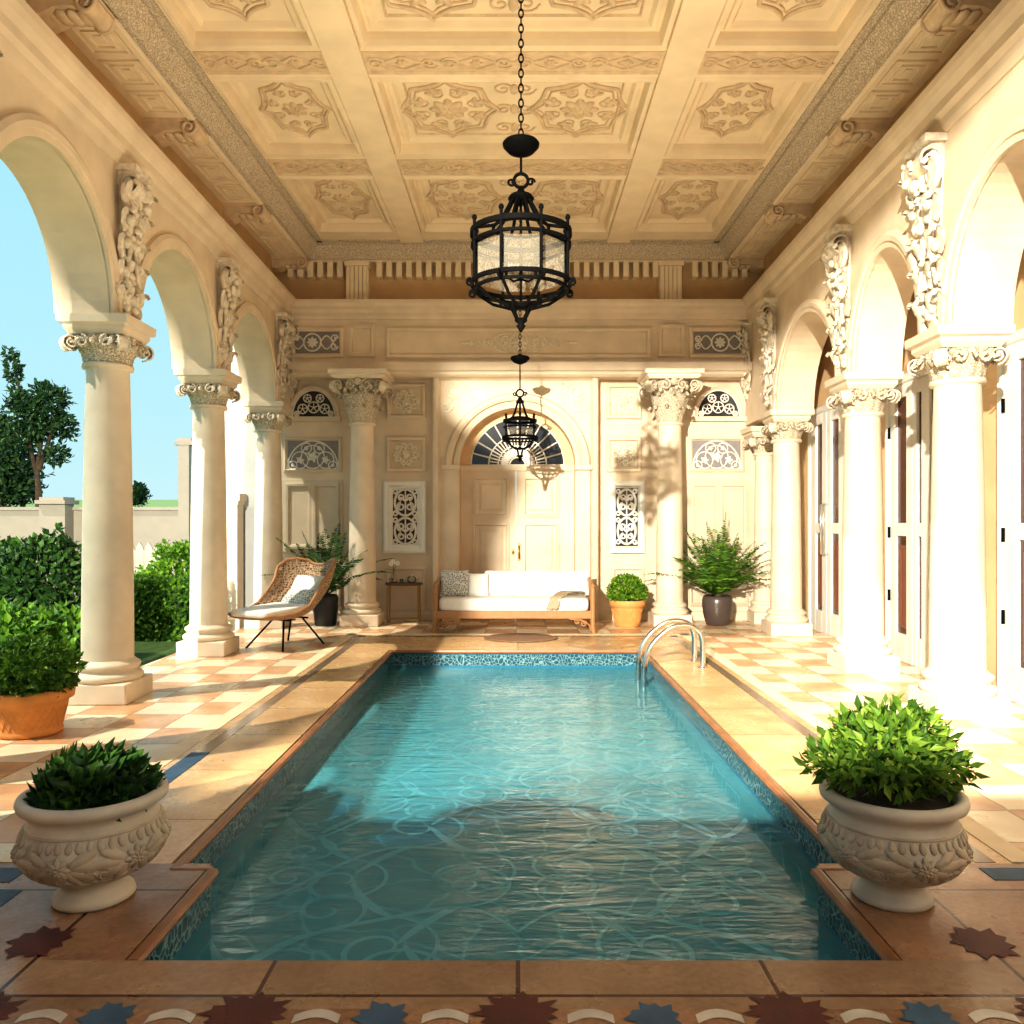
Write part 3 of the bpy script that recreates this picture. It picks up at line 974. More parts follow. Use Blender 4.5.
def TC(z):          # local (u, v, w) -> world on the ceiling, w hangs down
    return Matrix(((1, 0, 0, 0), (0, 1, 0, 0), (0, 0, -1, z), (0, 0, 0, 1)))


YC = 5.0
b = MB()
b.box(-4.0, 4.5, YC, 13.1, 5.92, 6.1)
# outer soffits
b.box(-3.95, -3.13, YC, 13.0, ZS, 5.95)
b.box(3.13, 3.95, YC, 13.0, ZS, 5.95)
b.box(-3.2, 3.2, 12.36, 13.0, ZS, 5.95)
# ribs
ribs_x = [(-3.0, -2.9), (-1.74, -1.40), (1.32, 1.66), (2.86, 3.0)]
rows = [(11.83, 12.10), (9.36, 9.93), (7.24, 7.72), (5.15, 5.60)]
b.box(-3.16, -2.90, YC, 12.4, ZC, 5.95); b.box(2.86, 3.16, YC, 12.4, ZC, 5.95)
for x0, x1 in ribs_x[1:3]:
    b.box(x0, x1, YC, 12.2, ZC - .03, 5.95)
for y0, y1 in rows:
    b.box(-2.90, 2.86, y0, y1, ZC, 5.95)
b.box(-2.90, 2.86, 12.10, 12.4, ZC, 5.95)
ceiling = struct('ceiling', b, M['ceil'], 'coffered plaster ceiling with carved medallions and lace mouldings', 'ceiling')
b = MB()
z0, z1 = 5.70, 5.76
hx0, hx1, hy0, hy1 = -2.0, 1.0, -1.05, 2.78       # hole added overhead to shape the patch of light on the pool
b.box(-4.0, hx0, YF - .3, YC, z0, z1); b.box(hx1, 4.5, YF - .3, YC, z0, z1)
b.box(hx0, hx1, YF - .3, hy0, z0, z1); b.box(hx0, hx1, hy1, YC + .02, z0, z1)
b.box(-4.0, 4.5, YC - .04, YC + .16, 5.69, 6.1)
P = [[(-1.44 - .32 * math.cos(PI * k / 18), hy0 - .02 + .23 * math.sin(PI * k / 18), z) for k in range(19)] for z in (z0, z1)]  # arched tongue added to notch the edge of the light patch
b.grid(P); b.add(P[0], [tuple(range(19))]); b.add(P[1], [tuple(range(19))])
struct('ceiling_light_block', b, M['blocker'], 'dark timber ceiling added unseen above the viewer, its hole shaping the light', 'ceiling')
b = MB(); b.box(-4.4, -4.1, -6.0, 3.2, 5.3, 16.0)  # unseen slab added to keep the high sun out of the roof hole
struct('wall_sun_block', b, M['wall'], 'plain tall slab added unseen beside the roof hole to block the high sun', 'wall')
# lace mouldings
for i in range(3):
    b = MB()
    pr = [(0, 0), (.05, .0), (.06, .03), (.17, .17), (.17, .21), (.24, .21), (.24, .26), (0, .26)]
    if i < 2:
        s = -1 if i == 0 else 1
        b.sweep([((s * 3.16, YC, ZS - .03), (-s, 0, 0), (0, 0, 1)), ((s * 3.16, 12.39, ZS - .03), (-s, 0, 0), (0, 0, 1))], pr)
    else:
        b.sweep([((-3.16, 12.39, ZS - .03), (0, -1, 0), (0, 0, 1)), ((3.16, 12.39, ZS - .03), (0, -1, 0), (0, 0, 1))], pr)
    b.build('lace_moulding', M['lace'], ceiling)
    b = MB()
    pr = [(.0, 0.0), (-.04, -.03), (-.09, -.03), (-.11, 0), (-.11, .02), (0, .02)]
    if i < 2:
        b.sweep([((s * 3.16, YC, ZS), (-s, 0, 0), (0, 0, 1)), ((s * 3.16, 12.39, ZS), (-s, 0, 0), (0, 0, 1))], pr)
    else:
        b.sweep([((-3.16, 12.39, ZS), (0, -1, 0), (0, 0, 1)), ((3.16, 12.39, ZS), (0, -1, 0), (0, 0, 1))], pr)
    b.build('soffit_bead', M['ceil'], ceiling)
# coffers
cols = [(-2.90, -1.74), (-1.40, 1.32), (1.66, 2.86)]
coff_rows = [(9.93, 11.83), (7.72, 9.36), (5.60, 7.24)]
T0 = TC(ZC)


def medallion(mb, cx, cy, rx, ry, w):
    n = 8
    out = []
    for k in range(n):
        a0 = PI / 2 + 2 * PI * k / n
        a1 = PI / 2 + 2 * PI * (k + 1) / n
        for t in range(6):
            f = t / 6
            a = a0 + (a1 - a0) * f
            q = 1.0 - .13 * math.sin(PI * f) + (.06 if (t == 0 and k % 2 == 0) else 0)
            out.append((cx + rx * q * math.cos(a), cy + ry * q * math.sin(a), w))
    mb.tube(out, .022, 6, 0, True)
    mb.tube([(cx + (p[0] - cx) * .86, cy + (p[1] - cy) * .86, w) for p in out], .011, 5, 0, True)
    rosette(mb, cx, cy, min(rx, ry) * .42, w, 0, None, 8, .028)
    for k in range(8):
        a = 2 * PI * k / 8 + PI / 8
        x, y = cx + rx * .56 * math.cos(a), cy + ry * .56 * math.sin(a)
        s = min(rx, ry)
        petal(mb, x, y, a, s * .30, s * .15, .022, w)
        petal(mb, x, y, a + .95, s * .24, s * .12, .02, w)
        petal(mb, x, y, a - .95, s * .24, s * .12, .02, w)
        stroke(mb, spiral(x, y, s * .17, s * .04, a, 1.3 if k % 2 else -1.3, 12), .011, w)


for ri_, (y0, y1) in enumerate(coff_rows):
    for ci, (x0, x1) in enumerate(cols):
        b = MB(T0)
        b.loops(x0, x1, y0, y1, [(0, -.005), (.02, .02), (.06, .02), (.075, -.03), (.085, -.09), (.12, -.09), (.13, -.07), (.17, -.07), (.19, -.10), (.20, -.115)])
        cf = b.build('coffer', M['ceil'], ceiling)
        b = MB(T0)
        yc, hy = (y0 + y1) / 2, (y1 - y0) / 2 - .26
        if ci == 1:
            xs = (-.72, .64); hx = .50
            b.loops(x0 + .27, x1 - .27, y0 + .27, y1 - .27, [(0, -.115), (.0, -.10), (.012, -.095), (.024, -.115)], 0, False)
        else:
            xs = ((x0 + x1) / 2,); hx = (x1 - x0) / 2 - .24
        for xc in xs:
            medallion(b, xc, yc, hx, hy, -.11)
        if ci == 1:
            for k in range(3):
                yy = yc - hy * .7 + k * hy * .7
                for s in (-1, 1):
                    stroke(b, spiral(-.04 + s * .11, yy, .11, .02, 0, s * 1.4, 16), .012, -.11)
                petal(b, -.04, yy - .1, PI / 2, .2, .09, .02, -.11)
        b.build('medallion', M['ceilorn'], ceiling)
for (y0, y1) in ((9.47, 9.88), (7.30, 7.66)):
    for ci, (x0, x1) in enumerate(cols):
        b = MB(T0)
        b.loops(x0, x1, y0, y1, [(0, 0), (0, .012), (.015, .018), (.035, .012), (.04, .002)], 0, True)
        yc, h = (y0 + y1) / 2, (y1 - y0) / 2 - .05
        L = x1 - x0
        ncell = 2 if ci != 1 else 4
        cw = L / ncell
        for k in range(ncell):
            cx = x0 + cw * (k + .5)
            for s in (-1, 1):
                stroke(b, [(cx + s * cw * .30 * t / 10 , yc + h * .8 * (1 - t / 10) ** 1.0 * math.cos(t * .05)) for t in range(11)], .012, .005)
                stroke(b, [(cx + s * cw * .30 * t / 10 , yc - h * .8 * (1 - t / 10)) for t in range(11)], .012, .005)
                stroke(b, spiral(cx + s * cw * .37, yc, h * .72, h * .15, 0, s * 1.6, 20), .013, .005)
            rosette(b, cx, yc, h * .5, .005, 0, None, 6, .016)
            petal(b, cx + cw * .5 - .08 if k < ncell - 1 else cx - .08, yc, 0, .16, .07, .015, .005)
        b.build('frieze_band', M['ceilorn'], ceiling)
# soffit: key panels and scroll brackets
BRD = [5.0, 6.30, 8.25, 10.4, 12.45]
for s in (-1, 1):
    for k in range(4):
        a, c = BRD[k] + .22, BRD[k + 1] - .22
        npn = 3 if k in (1, 2) else (2 if k == 3 else 3)
        st = (c - a) / npn
        for j in range(npn):
            b = MB(TC(ZS))
            y0, y1 = a + st * j + .05, a + st * (j + 1) - .05
            xa, xb_ = (3.27, 3.62) if s > 0 else (-3.62, -3.27)
            b.loops(xa, xb_, y0, y1, [(0, 0), (0, .022), (.03, .022), (.03, .003), (.075, .003), (.075, .022), (.10, .022), (.10, .003), (.14, .003), (.14, .016)])
            b.build('key_panel', M['ceil'], ceiling)
    for d in BRD[1:]:
        b = MB()
        xi, xo = s * 3.17, s * 3.70
        wd = .13
        # S-shaped side profile extruded along depth
        prof = [(xo, ZS), (xo, ZS - .17), (xo - s * .08, ZS - .17), (xo - s * .2, ZS - .11), (xo - s * .34, ZS - .10), (xi + s * .12, ZS - .13), (xi + s * .04, ZS - .12), (xi + s * .0, ZS - .06), (xi + s * .03, ZS)]
        P = [[(x, d + q, z) for x, z in prof] for q in (-wd, wd)]
        b.grid(P, 0, False, False, True)
        for q in (0, 1):
            b.add(P[q], [tuple(range(len(prof)))])
        sp = spiral(xi + s * .09, ZS - .085, .09, .02, PI / 2, s * 1.5, 22)
        for q in (-wd - .012, wd + .012):
            b.tube([(x, d + q, z) for x, z in sp], .018, 6)
        b.grid([[(x, d - wd, z), (x, d + wd, z)] for x, z in sp], 0, True)
        for k in range(4):
            b.ell((xo - s * (.12 + .09 * k), d, ZS - .12), .06, wd * .8, .03, 8, 5)
        b.box(min(xo, xi) - .02, max(xo, xi) + .02, d - wd - .03, d + wd + .03, ZS - .03, ZS)
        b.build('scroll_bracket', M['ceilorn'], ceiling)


# ------------------------------------------------------------------ arcades
def arcade(side, arches, piers_end, zs, d_end, label, name, rise, ztop=4.50):
    """local frame: u along depth (origin d=7), w = out of inner face towards the pool, v up"""
    s = -1 if side == 'left' else 1
    ang = .022 if s < 0 else -.034
    xin = s * (3.36 if s < 0 else 3.32)
    T = Matrix(((-s, 0, 0, 0),) * 1 + ((0, 1, 0, 0), (0, 0, 1, 0), (0, 0, 0, 1)))
    # mesh local coords: X = -s*w (towards pool), Y = u, Z = v
    Lm = Matrix(((0, 0, -s, 0), (1, 0, 0, 0), (0, 1, 0, 0), (0, 0, 0, 1)))
    thick = .46
    mb = MB(Lm)
    nA = 28
    zt = 4.9
    d0 = piers_end
    segs = []
    cur = d0
    def face(u0, u1, z0, w):
        mb.add([(u0, z0, w), (u1, z0, w), (u1, zt, w), (u0, zt, w)], [(0, 1, 2, 3)])
    for (ua, ub) in arches:
        for w in (0, -thick):
            face(cur - 7, ua - 7, zs if cur > d0 else 0, w)
        if cur == d0:
            mb.add([(ua - 7, 0, 0), (ua - 7, zs, 0), (ua - 7, zs, -thick), (ua - 7, 0, -thick)], [(0, 1, 2, 3)])
        else:
            mb.add([(cur - 7, zs, 0), (ua - 7, zs, 0), (ua - 7, zs, -thick), (cur - 7, zs, -thick)], [(0, 1, 2, 3)])
        r = (ub - ua) / 2; uc = (ua + ub) / 2 - 7
        pts = [(uc - r * math.cos(PI * k / nA), zs + rise * math.sin(PI * k / nA)) for k in range(nA + 1)]
        for k in range(nA):
            (xa, za), (xb_, zb_) = pts[k], pts[k + 1]
            for w in (0, -thick):
                mb.add([(xa, za, w), (xb_, zb_, w), (xb_, zt, w), (xa, zt, w)], [(0, 1, 2, 3)])
            mb.add([(xa, za, 0), (xb_, zb_, 0), (xb_, zb_, -thick), (xa, za, -thick)], [(0, 1, 2, 3)], 0, True)
        cur = ub
    for w in (0, -thick):
        face(cur - 7, d_end - 7, zs, w)
    mb.add([(cur - 7, zs, 0), (d_end - 7, zs, 0), (d_end - 7, zs, -thick), (cur - 7, zs, -thick)], [(0, 1, 2, 3)])
    mb.add([(d0 - 7, zt, 0), (d_end - 7, zt, 0), (d_end - 7, zt, -thick), (d0 - 7, zt, -thick)], [(0, 1, 2, 3)])
    if len(arches) > 3:
        mb.box(-2.5, -2.0, 0, zs, -thick, 0)
    wall = struct(name, mb, M['wall'], label, 'wall')
    wall.location = (xin, 7, 0); wall.rotation_euler = (0, 0, ang)
    for (ua, ub) in arches:
        r = (ub - ua) / 2; uc = (ua + ub) / 2 - 7
        a_ = MB(Lm)
        path = []
        for k in range(nA + 1):
            a = PI * k / nA
            path.append(((uc - r * math.cos(a), zs + rise * math.sin(a), 0), (-math.cos(a), math.sin(a), 0), (0, 0, 1)))
        a_.sweep(path, [(-.0, -.01), (.0, .03), (.05, .035), (.055, .05), (.10, .055), (.14, .035), (.14, 0)])
        a_.build('archivolt', M['wall'], wall)
    c = MB(Lm)
    pr = [(0, ztop), (.02, ztop), (.04, ztop + .05), (.05, ztop + .10), (.09, ztop + .13), (.09, ztop + .20), (.13, ztop + .25), (.15, ztop + .30), (.15, ztop + .36), (-.42, ztop + .40), (-.42, ztop)]
    c.sweep([((d0 - 7, 0, 0), (0, 0, 1), (0, 1, 0)), ((d_end - 7, 0, 0), (0, 0, 1), (0, 1, 0))], [(p[0], p[1]) for p in pr])
    c.build('cornice', M['wall'], wall)
    return wall, Lm, T, xin, ang, s


def carved_console(wall, Lm, u, z0, z1, rnd, big=1.0):
    """acanthus corbel climbing the spandrel: u along wall, v up, w outwards"""
    H = z1 - z0
    b = MB(Lm @ Matrix.Translation((u - 7, z0, 0)))
    hw = .125 * big
    prof = []
    n = 16
    P = []
    for k in range(n + 1):
        t = k / n
        q = .03 + .02 * t + .10 * max(0, (t - .45) / .55) ** 1.3 + .02 * math.sin(t * 12)
        ww = hw * (.55 + .45 * t) * (1 - .18 * math.sin(PI * t))
        z = H * t * .97
        P.append([(-ww, z, -.02), (-ww, z, q * .75), (-ww * .5, z, q), (ww * .5, z, q), (ww, z, q * .75), (ww, z, -.02)])
    b.grid(P, 0, True)
    b.add(P[-1], [tuple(range(6))]); b.add(P[0], [tuple(range(6))])
    # scroll head
    Tz = Matrix.Translation((0, H * .88, .10)) @ Matrix(((1, 0, 0, 0), (0, 0, 1, 0), (0, 1, 0, 0), (0, 0, 0, 1)))
    volute(b, Tz, .085 * big, .28 * big)
    b.box(-hw * 1.25, hw * 1.25, H * .96, H, -.02, .17)
    # side scrolls
    for s in (-1, 1):
        pts = spiral(s * hw * 1.05, H * .80, .10 * big, .02, -PI / 2, s * 1.5, 20)
        b.tube([(p[0], p[1], .10) for p in pts], .028, 6)
        pts = spiral(s * hw * 1.25, H * .16, .07, .015, PI / 2, -s * 1.4, 16)
        b.tube([(p[0], p[1], .05) for p in pts], .02, 6)
        b.tube([(s * hw * (1.0 - .55 * math.sin(PI * t / 10)), H * (.72 - .5 * t / 10), .07) for t in range(11)], .03, 6, taper=(1, .5))
    # leaves laid up the front
    for row in range(5):
        t = .06 + row * .17
        q = .035 + .11 * max(0, (t - .35) / .55) ** 1.3
        for k in (-1, 0, 1):
            lw = .13 * big
            # leaf x across, y outward(w), z up(v)
            Tl = Matrix.Translation((k * hw * .8, H * t, q)) @ Matrix.Rotation(-k * .5, 4, 'Z') @ Matrix(((1, 0, 0, 0), (0, 0, 1, 0), (0, 1, 0, 0), (0, 0, 0, 1)))
            acanthus(b, Tl, lw, .22, .06, .05)
    for k in range(26):
        t = rnd.random()
        q = .035 + .11 * max(0, (t - .35) / .55) ** 1.3
        sz = .022 + .03 * rnd.random()
        b.ell(((rnd.random() - .5) * 2.1 * hw, H * t * .92, q + .02), sz, sz * 1.2, sz * .8, 6, 4, 0, None, Matrix.Rotation(rnd.random() * 3, 3, 'Z'))
    return b.build('carved_console', M['console'], wall)


LD = [4.75, 7.0, 9.42, 11.85]
RD = [4.35, 6.48, 8.42, 11.1]
ZL, ZR = 3.22, 3.00
cw = .25
wl, Ll, Tl_, xl, al, sl = arcade('left', [(3.55, 4.5)] + [(LD[i] + cw, LD[i + 1] - cw) for i in range(3)], YF, ZL, 12.68, 'cream arcade wall with round arches open to the garden', 'wall_left', .97)
wr, Lr, Tr_, xr, ar, sr = arcade('right', [(RD[i] + cw, RD[i + 1] - cw) for i in range(3)], YF, ZR, 12.68, 'cream arcade wall with round arches before the white doors', 'wall_right', .98)
rc = random.Random(21)
for d in LD:
    carved_console(wl, Ll, d, ZL + .02, 4.50, rc, 1.05)
carved_console(wl, Ll, 12.45, 3.55, 4.50, rc, 1.0)
for d in RD:
    carved_console(wr, Lr, d, ZR + .02, 4.50, rc, 1.2)
carved_console(wr, Lr, 12.42, 3.5, 4.50, rc, 1.0)


def arc_x(side, d, inset):
    s, ang, xin = (-1, .022, 3.36) if side == 'left' else (1, -.034, 3.32)
    # inner face point at depth d, shifted outward by inset
    return s * (xin + abs(math.tan(ang)) * (d - 7) + inset)


# upper bands above the cornices
b = MB()
for s in (-1, 1):
    b.box(min(s * 3.70, s * 3.95), max(s * 3.70, s * 3.95), YF, 12.8, 4.885, 5.6)
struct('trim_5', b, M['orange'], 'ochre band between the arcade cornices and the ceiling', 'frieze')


# ------------------------------------------------------------------ columns
def make_column(loc, rz, H, label, tall=False, plinth=.54, r=.205):
    t = thing('column', loc, label, 'column', rz, 'stone columns around the pool', 'thing')
    b = MB()
    ph = .17
    b.box(-plinth / 2, plinth / 2, -plinth / 2, plinth / 2, 0, ph)
    bevel(b.build('plinth', M['stone'], t), .012)
    b = MB()
    b.lathe([(r + .055, ph), (r + .075, ph + .02), (r + .078, ph + .045), (r + .06, ph + .065), (r + .035, ph + .075), (r + .03, ph + .095), (r + .045, ph + .105), (r + .055, ph + .125), (r + .048, ph + .145), (r + .02, ph + .16), (r + .008, ph + .175)], 40)
    b.build('base', M['stone'], t)
    ch = .60 if tall else .22
    ah = .12 if tall else .15
    aw = .40 if tall else .27            # half width of abacus
    zc = H - ah - ch
    b = MB()
    zs_ = ph + .17
    rt = r * .83
    prof = [(r, zs_)]
    for k in range(1, 13):
        q = k / 12
        prof.append((r + (rt - r) * q ** 1.6, zs_ + (zc - .06 - zs_) * q))
    prof += [(rt, zc - .05), (rt + .03, zc - .045), (rt + .035, zc - .025), (rt + .03, zc - .008), (rt, zc)]
    b.lathe(prof, 40)
    b.build('shaft', M['stone'], t)
    b = MB()
    vols = []
    if tall:
        bell = [(rt, zc), (rt + .01, zc + ch * .4), (rt + .07, zc + ch * .75), (rt + .14, zc + ch)]
        b.lathe(bell, 24)
        for row, (n, z, h, off, o_) in enumerate(((10, 0, .24, 0, .10), (10, .13, .30, .5, .14), (10, .30, .24, 0, .13))):
            for k in range(n):
                a = 2 * PI * (k + off) / n
                rr_ = rt + .012 + .03 * row
                Tm = Matrix.Translation((rr_ * math.cos(a), rr_ * math.sin(a), zc + z)) @ Matrix.Rotation(a - PI / 2, 4, 'Z')
                acanthus(b, Tm, .15, h, o_, .07)
        vr, vd = .085, aw * 1.12
        for k in range(4):
            a = PI / 4 + k * PI / 2
            Tm = Matrix.Rotation(a - PI / 2, 4, 'Z') @ Matrix.Translation((0, vd, zc + ch - .10))
            vb = MB(); volute(vb, Tm, vr, .10); vols.append(vb)
            a = k * PI / 2
            Tm = Matrix.Rotation(a - PI / 2, 4, 'Z')
            for s in (-1, 1):
                pts = spiral(s * .12, zc + ch - .09, .075, .015, PI / 2, s * 1.4, 16)
                b.tube([(p[0], aw * .88, p[1]) for p in pts], .018, 6, M=Tm)
            b.ell((0, aw * .92, zc + ch - .05), .06, .05, .06, 8, 6, M=Tm)
            for q in range(8):
                b.ell(((q - 3.5) * .075, aw * .80, zc + ch * .72 + .04 * (q % 2)), .035, .04, .04, 6, 4, M=Tm)
    else:
        b.lathe([(rt, zc), (rt + .02, zc + ch * .4), (rt + .07, zc + ch)], 24)
        for k in range(12):
            a = 2 * PI * k / 12
            Tm = Matrix.Translation(((rt + .01) * math.cos(a), (rt + .01) * math.sin(a), zc)) @ Matrix.Rotation(a - PI / 2, 4, 'Z')
            acanthus(b, Tm, .12, .17, .10, .06)
        for k in range(4):
            a = PI / 4 + k * PI / 2
            Tm = Matrix.Rotation(a - PI / 2, 4, 'Z') @ Matrix.Translation((0, aw * 1.12, zc + ch - .075))
            vb = MB(); volute(vb, Tm, .07, .085); vols.append(vb)
            Tm = Matrix.Rotation(k * PI / 2, 4, 'Z')
            for s in (-1, 1):
                pts = spiral(s * .1, zc + ch - .07, .055, .012, PI / 2, s * 1.3, 14)
                b.tube([(p[0], aw * .9, p[1]) for p in pts], .016, 6, M=Tm)
            for q in range(7):
                b.ell(((q - 3) * .07, aw * .82, zc + ch * .8), .032, .035, .035, 6, 4, M=Tm)
    cp = b.build('capital', M['lace_fine'], t)
    for vb in vols:
        vb.build('volute', M['console'], cp)
    b = MB()
    z = H - ah
    P = []
    for hw_, zz in ((aw - .05, z - .005), (aw - .02, z + ah * .25), (aw - .02, z + ah * .45), (aw + .015, z + ah * .55), (aw + .02, z + ah), (0.01, z + ah)):
        P.append([(-hw_, -hw_, zz), (hw_, -hw_, zz), (hw_, hw_, zz), (-hw_, hw_, zz)])
    b.grid(P, 0, False, False, True)
    b.add(P[0], [(0, 1, 2, 3)])
    b.build('abacus', M['stone'], t)
    return t


make_column((arc_x('left', LD[1], .14), LD[1], 0), .022, ZL, 'tall cream column with carved capital nearest on the garden side, behind the terracotta pot')
make_column((arc_x('left', LD[2], .14), LD[2], 0), .022, ZL, 'middle cream column of the garden arcade, in front of the clipped hedge')
make_column((arc_x('left', LD[3], .14), LD[3], 0), .022, ZL, 'farthest column of the garden arcade, rising behind the wicker lounge chair')
make_column((arc_x('right', RD[1], .17), RD[1], 0), -.034, ZR, 'sunlit cream column nearest on the door side, right of the planted urn')
make_column((arc_x('right', RD[2], .17), RD[2], 0), -.034, ZR, 'second sunlit column of the door side arcade, between two white doors')
make_column((arc_x('right', RD[3], .17), RD[3], 0), -.034, ZR, 'third sunlit column of the door side arcade, beside the farthest white door')
make_column((bx(765, 12.35), 12.38, 0), 0, 2.93, 'slim corner column against the back wall right of the fern', r=.16, plinth=.42)
make_column((bx(362, 12.07), 12.1, 0), 0, sc0 - .005, 'back wall column with tall carved capital left of the portal', True, .56, .20)
make_column((bx(670, 12.07), 12.1, 0), 0, sc0 - .005, 'back wall column with tall carved capital right of the portal', True, .56, .20)
# corner pilaster capitals on the back wall
for px, nm in ((283, 'left'), (755, 'right')):
    b = MB()
    xc = bx(px, DW)
    z1 = bz(372, DW)
    b.box(xc - .3, xc + .3, DW - .3, DW, z1 - .09, z1)
    P = []
    for q, zz in ((.28, z1 - .09), (.22, z1 - .25), (.13, z1 - .5), (.10, z1 - .6)):
        P.append([(xc - q, DW - q * .95, zz), (xc + q, DW - q * .95, zz), (xc + q, DW, zz), (xc - q, DW, zz)])
    b.grid(P, 0, False, False, True)
    for row in range(3):
        for k in range(5):
            q = .11 + .07 * row
            acanthus(b, Matrix.Translation((xc + (k - 2) * q * .45, DW - q * .9, z1 - .6 + row * .16)) @ Matrix.Rotation(PI, 4, 'Z'), .11, .2, .08, .05)
    b.build('corner_capital', M['lace_fine'], wall_back)

# ------------------------------------------------------------------ right passage wall with doors
XW = 4.20
TRW = Matrix(((0, 0, -1, XW), (1, 0, 0, 0), (0, 1, 0, 0), (0, 0, 0, 1)))
b = MB()
b.box(XW, XW + .3, YF, 12.8, 0, 5.0)
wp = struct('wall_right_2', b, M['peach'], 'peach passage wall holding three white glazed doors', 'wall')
b = MB(); b.box(3.74, 4.5, YF, 12.8, 4.62, 4.95)
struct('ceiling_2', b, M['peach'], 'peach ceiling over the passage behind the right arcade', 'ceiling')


def white_door(n, ya, yb, strips, label, handle=None, split=None):
    fr = MB(TRW)
    zt = 3.0
    fr.loops(ya - .10, yb + .10, -.2, zt + .10, [(0, 0), (0, .05), (.03, .07), (.08, .06), (.10, .03)], 0, False)
    d_ = struct('door_%d' % n, fr, M['white'], label, 'door')
    leaves = [(ya, split - .005), (split + .005, yb)] if split else [(ya, yb)]
    for la, lb in leaves:
        f = MB(TRW)
        mine = [q for q in strips if q[0] >= la - .01 and q[1] <= lb + .01]
        cur = la
        zm0, zm1, zb0, zt1 = 1.36, 1.50, .30, zt - .14
        for sa, sb in sorted(mine):
            f.box(cur, sa, 0, zt, 0, .05)
            f.box(sa, sb, 0, zb0, 0, .05); f.box(sa, sb, zm0, zm1, 0, .05); f.box(sa, sb, zt1, zt, 0, .05)
            cur = sb
        f.box(cur, lb, 0, zt, 0, .05)
        lf = bevel(f.build('door_leaf', M['white'], d_), .005, 1)
        for sa, sb in mine:
            for k, (z0, z1) in enumerate(((zb0, zm0), (zm1, zt1))):
                g = MB(TRW)
                g.add([(sa - .004, z0 - .004, .02), (sb + .004, z0 - .004, .02), (sb + .004, z1 + .004, .02), (sa - .004, z1 + .004, .02)], [(0, 1, 2, 3)])
                if k == 0 and sb - sa > .1:
                    g.loops(sa + .012, sb - .05, z0 + .06, z1 - .1, [(0, .021), (.0, .03), (.03, .03), (.04, .022)], 1)
                g.build('pane', [M['brown_glass'], M['shutter']], lf)
    for hy in handle or ():
        h = MB(TRW)
        h.tube([(hy, 1.08, .05), (hy, 1.08, .11), (hy, 1.75, .11), (hy, 1.75, .05)], .014, 6)
        h.build('handle', M['steel'], d_)
    if not handle:
        for z in (.7, 1.4, 2.5):
            h = MB(TRW)
            h.tube([(yb - .01, z - .06, .065), (yb - .01, z + .06, .065)], .014, 6)
            h.build('hinge', M['iron'], d_)
    return d_


white_door(2, 10.45, 11.62, [(11.20, 11.44), (10.62, 10.88)], 'farthest white glazed door in the peach passage wall with long bar handles', (10.98, 11.08), 11.03)
white_door(3, 7.72, 9.15, [(8.77, 9.02), (8.44, 8.54), (8.10, 8.28)], 'white double door with dark glazing seen between the two nearer right columns', None, 8.64)
white_door(4, 5.75, 7.0, [(6.55, 6.82), (5.9, 6.2)], 'nearest white glazed door at the right edge beyond the first column', None, 6.38)

# ------------------------------------------------------------------ unseen wall added behind the viewer to shape the light
b = MB()
jx = -3.45
b.box(-4.0, jx, YF - .3, YF, 0, 6.0)
b.box(jx, 4.4, YF - .3, YF, 0, 2.88)
b.box(jx, 4.4, YF - .3, YF, 5.38, 6.0)
nn = 16
cxx, rw, rh = -2.0, .42, .13  # arched bump added to round the edge of the wall's shadow
P = [[(cxx - rw * math.cos(PI * k / nn), YF - .3 * q, 2.86 + rh * math.sin(PI * k / nn)) for k in range(nn + 1)] for q in (0, 1)]
b.grid(P)
for q in (0, 1):
    b.add(P[q], [tuple(range(nn + 1))])
struct('wall_light_block', b, M['blocker'], 'dark timber wall added unseen behind the viewer, its opening shaping the light', 'wall')


# ------------------------------------------------------------------ foliage helpers
def leaf(mb, p, d, nrm, l, w, droop=.15):
    d = d.normalized()
    s = d.cross(nrm)
    if s.length < 1e-4: s = d.cross(Vector((1, 0, 0)))
    s.normalize()
    up = s.cross(d)
    mid = p + d * l * .5
    mb.add([p, mid + s * w * .5 + up * w * .12, p + d * l - up * l * droop, mid - s * w * .5 + up * w * .12, mid - up * w * .06], [(0, 1, 4), (1, 2, 4), (2, 3, 4), (3, 0, 4)])


def rvec(rnd):
    while True:
        v = Vector((rnd.uniform(-1, 1), rnd.uniform(-1, 1), rnd.uniform(-1, 1)))
        if .05 < v.length < 1: return v.normalized()


def bush(mb, c, rx, ry, rz, n, l, w, rnd, lump=.25, low=-.3, inner=.55):
    c = Vector(c)
    for k in range(n):
        v = rvec(rnd)
        if v.z < low: v.z = low + rnd.random() * .2
        q = 1 + lump * noise.noise(v * 2.3 + c)
        f = (inner + (1 - inner) * rnd.random() ** .5) * q
        p = c + Vector((v.x * rx * f, v.y * ry * f, v.z * rz * f))
        d = (v + rvec(rnd) * .9 + Vector((0, 0, .15)))
        s = .7 + .6 * rnd.random()
        leaf(mb, p, d, (v + rvec(rnd) * .6).normalized(), l * s, w * s)


rb = random.Random(99)

